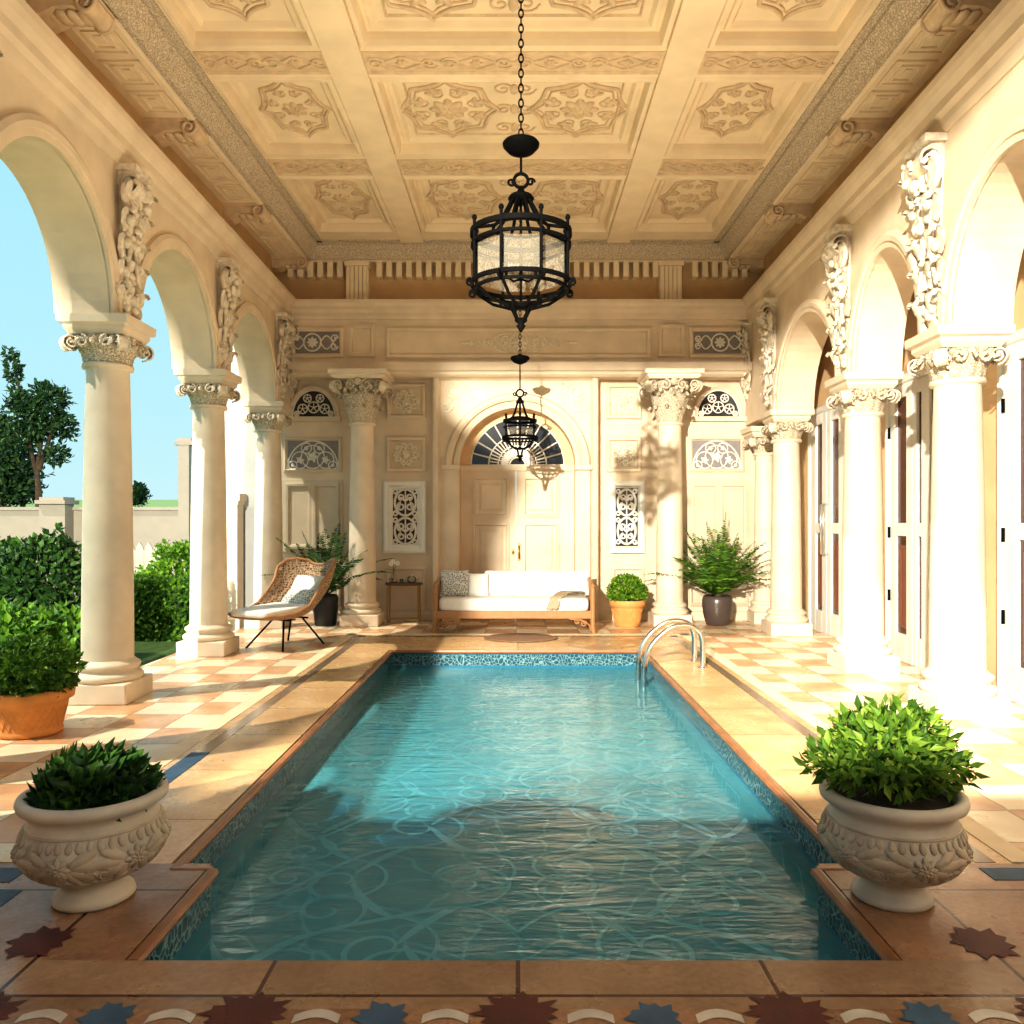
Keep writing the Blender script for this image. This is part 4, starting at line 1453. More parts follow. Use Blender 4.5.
# ------------------------------------------------------------------ stone urns
def make_urn(loc, label, prof, nrel):
    prof = [(r * .87, z * 1.0) for r, z in prof]
    t = thing('stone_urn', loc, label, 'planter', 0, 'carved stone urns', 'thing')
    b = MB(); b.lathe(prof, 56)
    bowl = b.build('bowl', M['urn'], t)
    b = MB()
    # carved garland: flowers and drooping leaves, laid out flat then wrapped on the belly
    q_ = MB()
    seg = 2 * PI * .265 / nrel
    for k in range(nrel):
        cx, cy = seg * (k + .5), .215
        rosette(q_, cx, cy, .052, .002, 0, None, 8, .012)
        for s in (-1, 1):
            for an, l_, w_ in ((.55, .13, .045), (.05, .15, .05), (-.5, .12, .05), (-1.15, .10, .045)):
                petal(q_, cx + s * .03, cy, an if s > 0 else PI - an, l_, w_, .010, .001)
            stroke(q_, spiral(cx + s * .115, cy - .04, .03, .008, PI / 2, s * 1.3, 12), .006, .003)
            stroke(q_, [(cx + s * (.02 + .14 * t / 8), cy - .06 - .02 * math.sin(t / 8 * PI)) for t in range(9)], .006, .002)
    for k in range(44):
        petal(q_, 2 * PI * .265 * k / 44, .268, PI / 2 + .12 * (k % 2), .045, .03, .008, .001)
    stroke(q_, [(2 * PI * .265 * k / 96, .318) for k in range(97)], .006, .0)

    def rad(z):
        for (r0, z0), (r1, z1) in zip(prof, prof[1:]):
            if z0 <= z <= z1 and z1 > z0: return r0 + (r1 - r0) * (z - z0) / (z1 - z0)
        return .2
    vs = []
    for p in q_.v:
        a = p.x / .265; r_ = rad(p.y) + p.z
        vs.append((r_ * math.cos(a), r_ * math.sin(a), p.y))
    b.add(vs, q_.f, 0, True)
    b.build('carved_garland', M['urn_carv'], bowl)
    b = MB(); b.lathe([(.01, .405), (.222, .40)], 32)
    b.build('soil', M['soil'], t)
    return t


uprof = [(.02, .0), (.165, .0), (.178, .012), (.17, .03), (.14, .055), (.128, .075), (.15, .095), (.21, .115), (.265, .15), (.298, .195), (.308, .235), (.302, .275), (.284, .315), (.268, .345), (.264, .362), (.29, .378), (.312, .392), (.318, .41), (.312, .428), (.29, .434), (.27, .428), (.26, .405), (.255, .38)]
U1 = make_urn((-1.70, 3.29, .001), 'carved pale stone urn at the near left pool corner with a low leafy plant', uprof, 6)
U2 = make_urn((1.50, 3.29, .001), 'carved pale stone urn at the near right pool corner with a taller plant', uprof, 6)


def stems(mb, c, n, spread, h, rnd, mi=0):
    for k in range(n):
        a = 2 * PI * rnd.random(); q = spread * rnd.random() ** .5
        mb.tube([(c[0] + .02 * math.cos(a), c[1] + .02 * math.sin(a), c[2]), (c[0] + q * .5 * math.cos(a), c[1] + q * .5 * math.sin(a), c[2] + h * .5), (c[0] + q * math.cos(a), c[1] + q * math.sin(a), c[2] + h)], .006, 4, mi, taper=(1, .5))


t = thing('leafy_plant', (-1.70, 3.29, .40), 'low mound of dark green leaves growing in the left stone urn', 'plant')
b = MB(); bush(b, (0, 0, .0), .192, .192, .15, 1400, .07, .04, rb, .12, .02, .5)
for k in range(70):
    v = rvec(rb); v.z = abs(v.z)
    leaf(b, Vector((v.x * .19, v.y * .19, v.z * .15)), v + Vector((.3, 0, .35)), v, .09, .038)
b.build('foliage', M['leaf_dark'], t, fixn=False)
b = MB(); stems(b, (0, 0, 0), 14, .2, .13, rb); b.build('stem', M['trunk'], t)
t = thing('leafy_plant', (1.50, 3.29, .40), 'spreading bright green bush growing in the right stone urn', 'plant')
b = MB()
for c, rx, rz, n in (((0, 0, .15), .21, .15, 900), ((-.20, -.03, .14), .13, .09, 330), ((.19, .02, .11), .12, .10, 330), ((.04, .0, .26), .16, .10, 420), ((-.06, -.08, .19), .17, .12, 330), ((-.1, .05, .24), .11, .09, 200)):
    bush(b, c, rx, rx, rz, n, .062, .024, rb, .4, -.6, .3)
b.build('foliage', M['leaf_urn'], t, fixn=False)
b = MB(); stems(b, (0, 0, 0), 22, .2, .24, rb); b.build('stem', M['trunk'], t)

# ------------------------------------------------------------------ terracotta pots
def make_pot(loc, label, mat, prof, name='terracotta_pot', rim=True, soil=(.2, .3), weave=False, cat='pot'):
    t = thing(name, loc, label, cat)
    b = MB(); b.lathe(prof, 40); body = b.build('pot_body', mat, t)
    if weave:
        b = MB()
        zs_, ze = weave[0], weave[1]
        def rad(z):
            for (r0, z0), (r1, z1) in zip(prof, prof[1:]):
                if z0 <= z <= z1 and z1 > z0: return r0 + (r1 - r0) * (z - z0) / (z1 - z0)
            return prof[1][0]
        for k in range(26):
            for s in (-1, 1):
                pts = []
                for j in range(9):
                    z = zs_ + (ze - zs_) * j / 8
                    a = 2 * PI * k / 26 + s * .36 * (j / 8)
                    pts.append(((rad(z) + .001) * math.cos(a), (rad(z) + .001) * math.sin(a), z))
                b.tube(pts, .0045, 4)
        b.build('woven_relief', mat, body)
    b = MB(); b.lathe([(.01, soil[1] + .01), (soil[0], soil[1])], 24); b.build('soil', M['soil'], t)
    return t


make_pot((-3.49, 5.86, 0), 'orange terracotta pot with woven pattern on the left terrace beside the nearest column', M['terracotta'], [(.02, 0), (.20, 0), (.215, .012), (.215, .035), (.205, .05), (.245, .21), (.25, .235), (.285, .25), (.29, .30), (.28, .325), (.255, .325), (.245, .30), (.235, .26)], weave=(.055, .20), soil=(.24, .30))
t = thing('boxwood_shrub', (-3.49, 5.86, .29), 'rounded green boxwood growing in the orange pot on the left terrace', 'plant')
b = MB(); bush(b, (0, 0, .13), .305, .305, .25, 2600, .05, .032, rb, .12, -.45, .6); b.build('foliage', M['leaf'], t, fixn=False)
b = MB(); stems(b, (0, 0, 0), 12, .2, .18, rb); b.build('stem', M['trunk'], t)

TP = at(627, 600, 11.95)
make_pot((TP.x, 11.95, 0), 'ochre terracotta pot beside the right back column', M['terra_light'], [(.02, 0), (.165, 0), (.175, .015), (.23, .27), (.235, .285), (.255, .29), (.262, .37), (.25, .385), (.23, .38), (.22, .34)], weave=(.05, .25), soil=(.22, .35))
t = thing('boxwood_shrub', (TP.x, 11.95, .35), 'clipped yellow green boxwood dome in the ochre pot by the back wall', 'plant')
b = MB(); bush(b, (0, 0, .13), .275, .275, .26, 2200, .045, .03, rb, .06, -.3, .6); b.build('foliage', M['leaf_bright'], t, fixn=False)
b = MB(); stems(b, (0, 0, 0), 10, .15, .16, rb); b.build('stem', M['trunk'], t)


# ------------------------------------------------------------------ ferns
def frond(L, lean, az, rnd, wide=.11, mat=None):
    b = MB()
    pts = []
    for k in range(17):
        t = k / 16
        r_ = L * (math.sin(lean) * t + .10 * t * t * math.sin(lean))
        z = L * (math.cos(lean) * t - (.04 + .34 * math.sin(lean)) * t ** 2.4)
        pts.append(Vector((r_ * math.cos(az), min(r_ * math.sin(az), .36 + .02 * t), z)))
    b.tube(pts, .006, 4, 0, taper=(1, .3))
    for k in range(2, 17):
        for sub in (0, .5):
            t = (k + sub) / 16
            if t > 1: continue
            p = pts[k].lerp(pts[min(16, k + 1)], sub)
            tan = (pts[min(16, k + 1)] - pts[k - 1]).normalized()
            side = tan.cross(Vector((0, 0, 1)))
            side = side.normalized() if side.length > .05 else Vector((-math.sin(az), math.cos(az), 0))
            l = wide * (math.sin(PI * (.12 + .86 * t)) ** .7) * (1.0 + .15 * rnd.random())
            for s in (-1, 1):
                leaf(b, p, side * s + tan * .45 + Vector((0, 0, .06 - .2 * rnd.random())), (Vector((math.cos(az) * .5, math.sin(az) * .5, .7)) + rvec(rnd) * .8).normalized(), l * (.85 + .3 * rnd.random()), .026, .2)
    return b


def make_fern(loc, label, n, L, mat, rnd, lean_max=1.25, wide=.12):
    t = thing('potted_fern', loc, label, 'plant')
    for k in range(n):
        az = 2 * PI * k * .382 + .2 * rnd.random()
        lean = .06 + (lean_max) * ((k + .5) / n) ** .8
        b = frond(L * (.78 + .35 * rnd.random()), lean, az, rnd, wide)
        b.build('frond', mat, t, fixn=False)
    b = MB(); b.lathe([(.05, -.02), (.06, .03), (.03, .08)], 12); b.build('crown', M['trunk'], t)
    return t


P1 = at(326, 600, 12.05)
make_pot((P1.x, 12.02, 0), 'tall black pot standing behind the wicker lounge chair', M['pot_black'], [(.02, 0), (.14, 0), (.155, .02), (.18, .25), (.185, .40), (.175, .44), (.16, .45), (.15, .42)], 'planter_pot', soil=(.15, .41))
make_fern((P1.x, 12.02, .42), 'dark green fern in the black pot by the left back column', 30, 1.22, M['leaf_fernd'], random.Random(4), .95, .13)
P2 = at(717, 600, 12.1)
make_pot((P2.x, 12.08, 0), 'dark brown glazed pot between the right back column and the corner column', M['pot_dark'], [(.02, 0), (.15, 0), (.165, .015), (.205, .16), (.222, .29), (.22, .37), (.205, .42), (.19, .435), (.175, .42)], 'planter_pot', soil=(.18, .40))
make_fern((P2.x, 12.08, .41), 'large bright green fern in the dark brown pot before the right wall panels', 44, 1.2, M['leaf_fern'], random.Random(8), .98, .15)


# ------------------------------------------------------------------ soft furnishings
def cushion(mb, w, h, t, mi=0, M_=None, pinch=.12, n=14):
    """pillow in local x-z, thickness along y, base at z=0"""
    for s in (-1, 1):
        P = []
        for i in range(n + 1):
            row = []
            for j in range(n + 1):
                u, v = -1 + 2 * i / n, -1 + 2 * j / n
                e = (1 - abs(u) ** 3.2) * (1 - abs(v) ** 3.2)
                px_ = u * w / 2 * (1 - pinch * (1 - v * v) * .35)
                pz_ = v * h / 2 * (1 - pinch * (1 - u * u) * .35)
                row.append((px_, s * t / 2 * max(0, e) ** .42, pz_ + h / 2))
            P.append(row)
        mb.grid(P, mi, True, M=M_)


def slab_cushion(mb, w, d, h, M_=None, n=12):
    """seat pad with rounded rim, base at z=0 centred"""
    def sup(k, m): return [(math.copysign(abs(math.cos(a)) ** .22, math.cos(a)), math.copysign(abs(math.sin(a)) ** .22, math.sin(a))) for a in [2 * PI * q / m for q in range(m)]][k]
    m = 48
    ring = [sup(k, m) for k in range(m)]
    P = []
    for q, z in ((.93, 0), (.985, .12), (1, .35), (1, .65), (.985, .88), (.94, 1.0), (.6, 1.05), (.05, 1.07)):
        P.append([(x * w / 2 * (1 - (1 - q) * d / max(w, d)) if q > .9 else x * w / 2 * q, y * d / 2 * q, z * h) for x, y in ring])
    mb.grid(P, 0, True, False, True, M_)
    mb.add(P[0], [tuple(range(m))], 0, False, M_)


# sofa
SX, SD = at(514, 600, 11.35).x, 11.48
sofa = thing('rattan_sofa', (SX, SD, 0), 'long honey rattan sofa with white cushions before the portal', 'sofa')
SW, SDp = 2.24, .78
for sx in (-1, 1):
    for sy in (-1, 1):
        b = MB()
        x, y = sx * (SW / 2 - .05), sy * (SDp / 2 - .05)
        top = .70 if sy > 0 else .66
        b.tube([(x + sx * .015, y, 0), (x, y, .12), (x, y, .3), (x, y, top)], .035, 8)
        b.build('leg', M['wood'], sofa)
b = MB()
for sy in (-1, 1):
    b.box(-SW / 2 + .05, SW / 2 - .05, sy * (SDp / 2 - .05) - .022, sy * (SDp / 2 - .05) + .022, .20, .31)
for sx in (-1, 1):
    b.box(sx * (SW / 2 - .05) - .022, sx * (SW / 2 - .05) + .022, -SDp / 2 + .05, SDp / 2 - .05, .20, .31)
b.box(-SW / 2 + .06, SW / 2 - .06, -SDp / 2 + .06, SDp / 2 - .06, .27, .295)
bevel(b.build('seat_rail', M['wood'], sofa), .01)
for sx in (-1, 1):
    b = MB()
    x = sx * (SW / 2 - .05)
    b.tube([(x, -SDp / 2 + .03, .62), (x, -SDp / 2 + .05, .665), (x, 0, .675), (x, SDp / 2 - .05, .70)], .03, 8)
    for k in range(9):
        y = -SDp / 2 + .08 + k * (SDp - .16) / 8
        b.tube([(x, y, .30), (x + .0, y, .66)], .010, 5)
    for k in range(6):
        b.tube([(x, -SDp / 2 + .07, .34 + .055 * k), (x, SDp / 2 - .07, .34 + .055 * k)], .009, 5)
    b.build('arm', M['wood'], sofa)
b = MB()
b.tube([(-SW / 2 + .05, SDp / 2 - .05, .70), (SW / 2 - .05, SDp / 2 - .05, .70)], .03, 8)
for k in range(24):
    x = -SW / 2 + .12 + k * (SW - .24) / 23
    b.tube([(x, SDp / 2 - .05, .30), (x, SDp / 2 - .05, .70)], .011, 5)
b.build('backrest', M['wood'], sofa)
for sx in (-1, 1):      # scrolled corner brackets at the front
    b = MB()
    x = sx * (SW / 2 - .07)
    b.tube([(x, -SDp / 2 + .04, .04), (x - sx * .03, -SDp / 2 + .04, .12), (x - sx * .12, -SDp / 2 + .04, .18), (x - sx * .3, -SDp / 2 + .04, .20)], .014, 6)
    b.tube([(p[0], -SDp / 2 + .04, p[1]) for p in spiral(x - sx * .10, .13, .045, .01, 0, sx * 1.4, 16)], .011, 5)
    b.tube([(p[0], -SDp / 2 + .04, p[1]) for p in spiral(x - sx * .2, .165, .035, .008, 0, -sx * 1.4, 14)], .009, 5)
    b.build('corner_scroll', M['wood'], sofa)
b = MB(); slab_cushion(b, SW - .18, SDp - .12, .17, Matrix.Translation((0, -.02, .297)))
b.build('seat_cushion', M['fabric'], sofa)
def soft(name, px, wd, h, th, mat, label, cat, y, lean=-.2, rz=0, z=.468):
    b = MB(); cushion(b, wd, h, th)
    o = b.build(name, mat)
    o.location = ((px - VX) * (SD + y) / F, SD + y, z); o.rotation_euler = (lean, 0, rz)
    tag(o, label, cat, 'sofa cushions', 'thing')
    return o
soft('back_cushion', 511, .76, .36, .17, M['fabric'], 'wide plain white back cushion at the middle of the sofa', 'cushion', .20)
soft('back_cushion', 563, .76, .36, .17, M['fabric'], 'wide plain white back cushion at the right end of the sofa', 'cushion', .20)
soft('throw_pillow', 478, .30, .33, .14, M['fabric'], 'small plain white pillow tucked behind the patterned one on the sofa', 'pillow', .06, -.25, .06)
soft('throw_pillow', 454, .40, .38, .14, M['speckle'], 'grey speckled pillow at the left end of the sofa', 'pillow', .02, -.25, -.06)
# throw
b = MB()
P = []
for i in range(21):
    t = i / 20
    row = []
    for j in range(7):
        v = j / 6 - .5
        row.append((.92 - .42 * t + v * .16 + .02 * math.sin(t * 9), -SDp / 2 + .50 * (1 - t) + .005, .50 + .010 * math.sin(v * 14 + t * 6) + .05 * math.exp(-((t - .35) * 3) ** 2) - (.16 * max(0, t - .86) / .14)))
    P.append(row)
for row in P:
    for j in range(7):
        x, y, z = row[j]
        row[j] = (x + SX, y + SD - (.04 if z < .45 else 0), z)
b.grid(P, 0, True)
o = b.build('throw_blanket', M['throw']); tag(o, 'folded taupe throw draped over the right half of the sofa seat', 'blanket', None, 'thing')
so = o.modifiers.new('solid', 'SOLIDIFY'); so.thickness = .012
# thin flat oval disc, plain dark brown
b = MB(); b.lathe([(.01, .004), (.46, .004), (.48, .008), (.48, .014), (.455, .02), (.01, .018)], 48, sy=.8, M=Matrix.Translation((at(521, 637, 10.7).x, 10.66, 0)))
tag(b.build('oval_disc', M['mat']), 'thin brown oval disc lying on the deck before the sofa', 'mat', None, 'thing')

# ------------------------------------------------------------------ side table and what stands on it
TX, TD = at(404, 600, 12.38).x, 12.38
tb = thing('side_table', (TX, TD, 0), 'small dark side table between the left back column and the sofa', 'table')
b = MB(); b.lathe([(.01, .565), (.275, .565), (.285, .575), (.285, .59), (.275, .60), (.01, .60)], 40, sy=.72)
b.build('tabletop', M['darkwood'], tb)
for sx in (-1, 1):
    for sy in (-1, 1):
        b = MB(); b.tube([(sx * .235, sy * .11, 0), (sx * .225, sy * .11, .57)], .014, 6)
        b.build('leg', M['brass'], tb)
b = MB()
b.tube([(-.235, -.11, .05), (.235, -.11, .05)], .008, 5); b.tube([(-.235, .11, .05), (.235, .11, .05)], .008, 5)
b.tube([(-.235, -.11, .05), (-.235, .11, .05)], .008, 5); b.tube([(.235, -.11, .05), (.235, .11, .05)], .008, 5)
b.build('stretcher', M['brass'], tb)
vs = thing('flower_vase', (TX - .15, TD - .03, .60), 'slim glass bud vase on the left of the side table', 'vase')
b = MB(); b.lathe([(.02, 0), (.045, .0), (.055, .03), (.05, .09), (.025, .15), (.018, .22), (.025, .24)], 20, cap=False); b.build('vase_body', M['clear'], vs)
fl = thing('white_flower', (TX - .15, TD - .03, .61), 'white flower on a thin stem standing in the bud vase', 'flower')
b = MB(); b.tube([(0, 0, 0), (0, 0, .2), (-.01, 0, .30)], .005, 5); b.tube([(0, 0, .18), (.05, 0, .27)], .004, 4); b.build('stem', M['leaf'], fl)
b = MB()
for c in ((-.012, 0, .31), (.055, 0, .28), (-.04, 0, .27)):
    for k in range(7):
        a = 2 * PI * k / 7
        b.ell((c[0] + .022 * math.cos(a), c[1], c[2] + .022 * math.sin(a)), .018, .012, .018, 6, 4)
b.build('blossom', M['fabric'], fl)
bt = thing('glass_teapot', (TX + .12, TD - .02, .60), 'small clear glass teapot on the right of the side table', 'teapot')
b = MB(); b.lathe([(.02, 0), (.05, .005), (.07, .04), (.06, .08), (.035, .10)], 20, cap=False); b.build('teapot_body', M['clear'], bt)
b = MB(); b.lathe([(.04, .10), (.035, .115), (.008, .12), (.012, .14), (.004, .145)], 14); b.build('lid', M['steel'], bt)
b = MB(); b.tube([(.065, 0, .03), (.10, 0, .06), (.115, 0, .09)], .01, 6, taper=(1, .6)); b.build('spout', M['clear'], bt)
b = MB(); b.tube([(-.06, 0, .08), (-.10, 0, .075), (-.10, 0, .035), (-.06, 0, .025)], .007, 5); b.build('handle', M['steel'], bt)
for dx, lab in ((-.02, 'little glass tumbler in the middle of the side table'), (-.235 + .03, 'little glass tumbler at the left rim of the side table')):
    b = MB(); b.lathe([(.024, 0), (.026, .0), (.03, .06), (.027, .06), (.023, .006)], 16, cap=False)
    o = b.build('glass_tumbler', M['clear'], None, (TX + dx, TD - .12 if dx > -.1 else TD + .08, .60)); tag(o, lab, 'glass', 'tumblers on the side table', 'thing')

# ------------------------------------------------------------------ wicker lounge chair
CX, CD = at(289, 640, 10.05).x, 10.05
chair = thing('lounge_chair', (CX, CD, 0), 'woven wicker lounge chair on thin metal legs left of the pool', 'chair', PI + 1.1)
# local +x = front of seat.  Shell: cross sections along the seat axis
stations = [(.66, .40, .30, .035), (.52, .37, .36, .05), (.30, .35, .40, .09), (.08, .34, .41, .17), (-.12, .36, .40, .27), (-.28, .44, .39, .34), (-.40, .58, .44, .36), (-.48, .74, .40, .28), (-.54, .88, .31, .16), (-.575, .965, .17, .05)]
def shell_pt(x, z, hw, rim, v, off):
    a = v * 1.25
    lift = rim * (abs(v) ** 2.2)
    # towards the back the rim leans forward
    return Vector((x + lift * (.10 if x > 0 else .35) , hw * math.sin(a) / math.sin(1.25), z + lift + off))
def shell_grid(off):
    return [[shell_pt(x, z, hw, rim, -1 + 2 * j / 16, off) for j in range(17)] for x, z, hw, rim in stations]
b = MB(); b.grid(shell_grid(0), 0, True)
o = b.build('wicker_shell', M['wicker'], chair)
m_ = o.modifiers.new('sub', 'SUBSURF'); m_.levels = 2; m_.render_levels = 2
m_ = o.modifiers.new('solid', 'SOLIDIFY'); m_.thickness = .022; m_.offset = 0
b = MB()
G = shell_grid(0)
rimp = [G[i][0] for i in range(len(G))] + [G[-1][j] for j in range(1, 16)] + [G[i][16] for i in range(len(G) - 1, -1, -1)] + [G[0][j] for j in range(15, 0, -1)]
b.tube(rimp, .022, 7, 0, True)
b.build('rim', M['wood'], o)
for sx, sy in ((.42, -.26), (.42, .26), (-.30, -.26), (-.30, .26)):
    b = MB()
    b.tube([(sx * .45, sy * .35, .33), (sx * 1.0, sy * 1.12, .0)], .012, 6)
    b.tube([(sx * .45, sy * .35, .33), (sx * .2, sy * .7, .335)], .010, 6)
    b.build('leg', M['iron'], chair)
b = MB(); b.tube([(.42 * .45, 0, .335), (-.3 * .45, 0, .335)], .012, 6)
for x_ in (.19, -.135):
    b.tube([(x_, -.18, .335), (x_, .18, .335)], .012, 6)
b.build('underframe', M['iron'], chair)
b = MB()
T_ = Matrix.Rotation(.04, 4, 'Y') @ Matrix.Translation((.27, 0, .435))
slab_cushion(b, .82, .60, .075, T_)
b.build('seat_pad', M['fabric'], chair)
Rc = Matrix.Translation((CX, CD, 0)) @ Matrix.Rotation(PI + 1.1, 4, 'Z')
def chair_pillow(lx, ly, lz, w, h, t, lean, mat, label):
    b = MB(); cushion(b, w, h, t)
    o = b.build('throw_pillow', mat)
    # pillow plane faces +x locally
    o.matrix_world = Rc @ Matrix.Translation((lx, ly, lz)) @ Matrix.Rotation(-PI / 2, 4, 'Z') @ Matrix.Rotation(lean, 4, 'X')
    tag(o, label, 'pillow', 'lounge chair pillows', 'thing')
    # rotation: local y -> chair x
chair_pillow(-.22, -.02, .54, .46, .36, .14, .62, M['fabric'], 'plain white pillow against the back of the wicker lounge chair')
chair_pillow(-.04, .03, .49, .46, .26, .12, .85, M['speckle'], 'speckled grey lumbar pillow in front of the white one on the wicker chair')

# ------------------------------------------------------------------ pool ladder rails
lad = thing('pool_ladder', (1.62, 8.6, 0), 'polished steel pool ladder handrails at the right pool edge', 'pool ladder')
for dy, z_ in ((-.12, 0), (.28, 0)):
    b = MB()
    pts = []
    ctrl = [(.29, -.02), (.29, .18), (.285, .29), (.26, .37), (.20, .42), (.10, .44), (.0, .425), (-.10, .37), (-.20, .28), (-.27, .17), (-.31, .04), (-.32, -.12), (-.32, -.45), (-.32, -.8)]
    # smooth with Catmull-Rom
    for k in range(len(ctrl) - 1):
        p0, p1, p2, p3 = [Vector(ctrl[max(0, min(len(ctrl) - 1, k + q))]) for q in (-1, 0, 1, 2)]
        for j in range(5):
            t = j / 5
            q = .5 * ((2 * p1) + (p2 - p0) * t + (2 * p0 - 5 * p1 + 4 * p2 - p3) * t * t + (3 * p1 - p0 - 3 * p2 + p3) * t ** 3)
            pts.append((q.x, dy, q.y))
    b.tube(pts, .03, 12)
    b.build('rail', M['steel'], lad)
    b = MB(); b.lathe([(.031, 0.001), (.05, .001), (.05, .008), (.03, .02), (.031, .03)], 20, M=Matrix.Translation((.29, dy, 0)), cap=False)
    b.build('flange', M['steel'], lad)
for z_ in (-.35, -.6):
    b = MB(); b.box(-.38, -.28, -.12, .28, z_, z_ + .025)
    b.build('step', M['steel'], lad)


# ------------------------------------------------------------------ hanging lanterns
def make_lantern(loc, label, n, Rr, hs, zceil, disc_z, sc):
    """loc z = level of the lower band of the cage"""
    t = thing('hanging_lantern', loc, label, 'lantern', 0, 'wrought iron hanging lanterns', 'thing')
    cz = loc[2]
    ang = [2 * PI * (k + .5) / n for k in range(n)]
    br = .0125 * sc
    ang_r = [2 * PI * k / 40 for k in range(40)]
    def ring(mb, r_, z, rad):
        mb.tube([(r_ * math.cos(a), r_ * math.sin(a), z) for a in ang_r], rad, 6, 0, True)
    def flat_ring(mb, r_, z, hh):
        P = []
        for a in ang_r:
            c, s = math.cos(a), math.sin(a)
            P.append([((r_ - .01) * c, (r_ - .01) * s, z - hh), ((r_ + .012) * c, (r_ + .012) * s, z - hh), ((r_ + .012) * c, (r_ + .012) * s, z + hh), ((r_ - .01) * c, (r_ - .01) * s, z + hh)])
        mb.grid(P, 0, False, True, True)
    Hc = hs
    b = MB()
    flat_ring(b, Rr, Hc, .018 * sc); flat_ring(b, Rr * .985, Hc - .085 * sc, .010 * sc)
    flat_ring(b, Rr, 0, .014 * sc); flat_ring(b, Rr * .93, -.045 * sc, .010 * sc)
    for a in ang:
        c, s = math.cos(a), math.sin(a)
        b.tube([(Rr * c, Rr * s, Hc + .06 * sc), (Rr * c, Rr * s, -.01)], br, 6)
        b.tube([(Rr * c, Rr * s, 0), (Rr * .93 * c, Rr * .93 * s, -.05 * sc), (Rr * .62 * c, Rr * .62 * s, -.125 * sc), (Rr * .27 * c, Rr * .27 * s, -.165 * sc)], br, 6)
        sp = spiral(Rr + .03 * sc, -.03 * sc, .03 * sc, .008 * sc, PI / 2, -1.2, 12)
        b.tube([(p[0] * c, p[0] * s, p[1]) for p in sp], br * .8, 5)
        b.ell((Rr * c, Rr * s, Hc + .07 * sc), br * 1.5, br * 1.5, br * 1.8, 6, 5)
    b.lathe([(.01, -.175 * sc), (Rr * .28, -.165 * sc), (Rr * .28, -.15 * sc), (.01, -.15 * sc)], 16)
    b.build('cage', M['iron'], t)
    b = MB()
    for a in ang:
        c, s = math.cos(a), math.sin(a)
        b.tube([(Rr * c, Rr * s, Hc), (Rr * .58 * c, Rr * .58 * s, Hc + .035 * sc), (Rr * .40 * c, Rr * .40 * s, Hc + .10 * sc), (Rr * .25 * c, Rr * .25 * s, Hc + .20 * sc), (Rr * .17 * c, Rr * .17 * s, Hc + .25 * sc)], br, 6)
    ring(b, Rr * .56, Hc + .04 * sc, br)
    b.lathe([(.01, Hc + .24 * sc), (Rr * .27, Hc + .25 * sc), (Rr * .22, Hc + .275 * sc), (.03 * sc, Hc + .295 * sc), (.015 * sc, Hc + .34 * sc), (.01, Hc + .34 * sc)], 16)
    b.build('crown', M['iron'], t)
    b = MB()
    b.tube([(.05 * sc * math.cos(2 * PI * k / 20), 0, Hc + .38 * sc + .05 * sc * math.sin(2 * PI * k / 20)) for k in range(20)], br, 6, 0, True)
    for s in (-1, 1):
        b.tube([(s * .05 * sc + p[0], 0, Hc + .37 * sc + p[1]) for p in spiral(s * .02 * sc, 0, .03 * sc, .008 * sc, 0, s * 1.2, 12)], br * .7, 5)
    b.build('hanging_ring', M['iron'], t)
    b = MB()
    for k in range(4):
        a = 2 * PI * k / 4 + PI / 4
        b.tube([(Rr * .26 * math.cos(a), Rr * .26 * math.sin(a), -.16 * sc), (Rr * .16 * math.cos(a), Rr * .16 * math.sin(a), -.22 * sc), (.03 * sc * math.cos(a), .03 * sc * math.sin(a), -.26 * sc)], br, 5)
    b.lathe([(.005, -.345 * sc), (.015 * sc, -.33 * sc), (.035 * sc, -.30 * sc), (.02 * sc, -.285 * sc), (.045 * sc, -.265 * sc), (.045 * sc, -.25 * sc), (.01, -.25 * sc)], 14)
    b.build('finial', M['iron'], t)
    b = MB()
    gr = Rr * .93
    b.lathe([(gr, .03 * sc), (gr, Hc - .1 * sc)], n, 0, False, None, False, phase=PI / n)
    b.build('glass_shade', M['glass'], t)
    b = MB()
    for k in range(4):
        a = 2 * PI * k / 4
        x, y = Rr * .3 * math.cos(a), Rr * .3 * math.sin(a)
        b.lathe([(.012 * sc, Hc * .15), (.013 * sc, Hc * .6)], 8, M=Matrix.Translation((x, y, 0)))
        b.tube([(x, y, Hc * .15), (x * .5, y * .5, Hc * .05), (0, 0, Hc * .1)], br * .7, 5)
    b.tube([(0, 0, -.15 * sc), (0, 0, Hc + .25 * sc)], br * .8, 6)
    b.build('candle_cluster', M['iron'], t)
    # canopy bowl and chain
    dz = disc_z - cz
    b = MB()
    b.lathe([(.008, dz - .075 * sc), (.03 * sc, dz - .07 * sc), (.09 * sc, dz - .045 * sc), (.128 * sc, dz - .005), (.132 * sc, dz + .015), (.12 * sc, dz + .03), (.05 * sc, dz + .045 * sc), (.015 * sc, dz + .07 * sc)], 28)
    b.build('bowl', M['iron'], t)
    b = MB()
    b.tube([(0, 0, Hc + .43 * sc), (0, 0, dz - .06 * sc)], .010 * sc, 6)
    b.build('rod', M['iron'], t)
    b = MB()
    z = dz + .06 * sc
    k = 0
    ll = .065 * sc
    while z < zceil - cz - .03:
        p = []
        for q in range(12):
            a = 2 * PI * q / 12
            x, zz = .016 * sc * math.cos(a), ll * .5 * math.sin(a)
            p.append((x, 0, z + ll * .5 + zz) if k % 2 == 0 else (0, x, z + ll * .5 + zz))
        b.tube(p, .0055 * sc, 5, 0, True)
        z += ll * .82; k += 1
    b.build('chain', M['iron'], t)
    b = MB(); b.lathe([(.01, zceil - cz - .05), (.05, zceil - cz - .04), (.07, zceil - cz), (.01, zceil - cz)], 16)
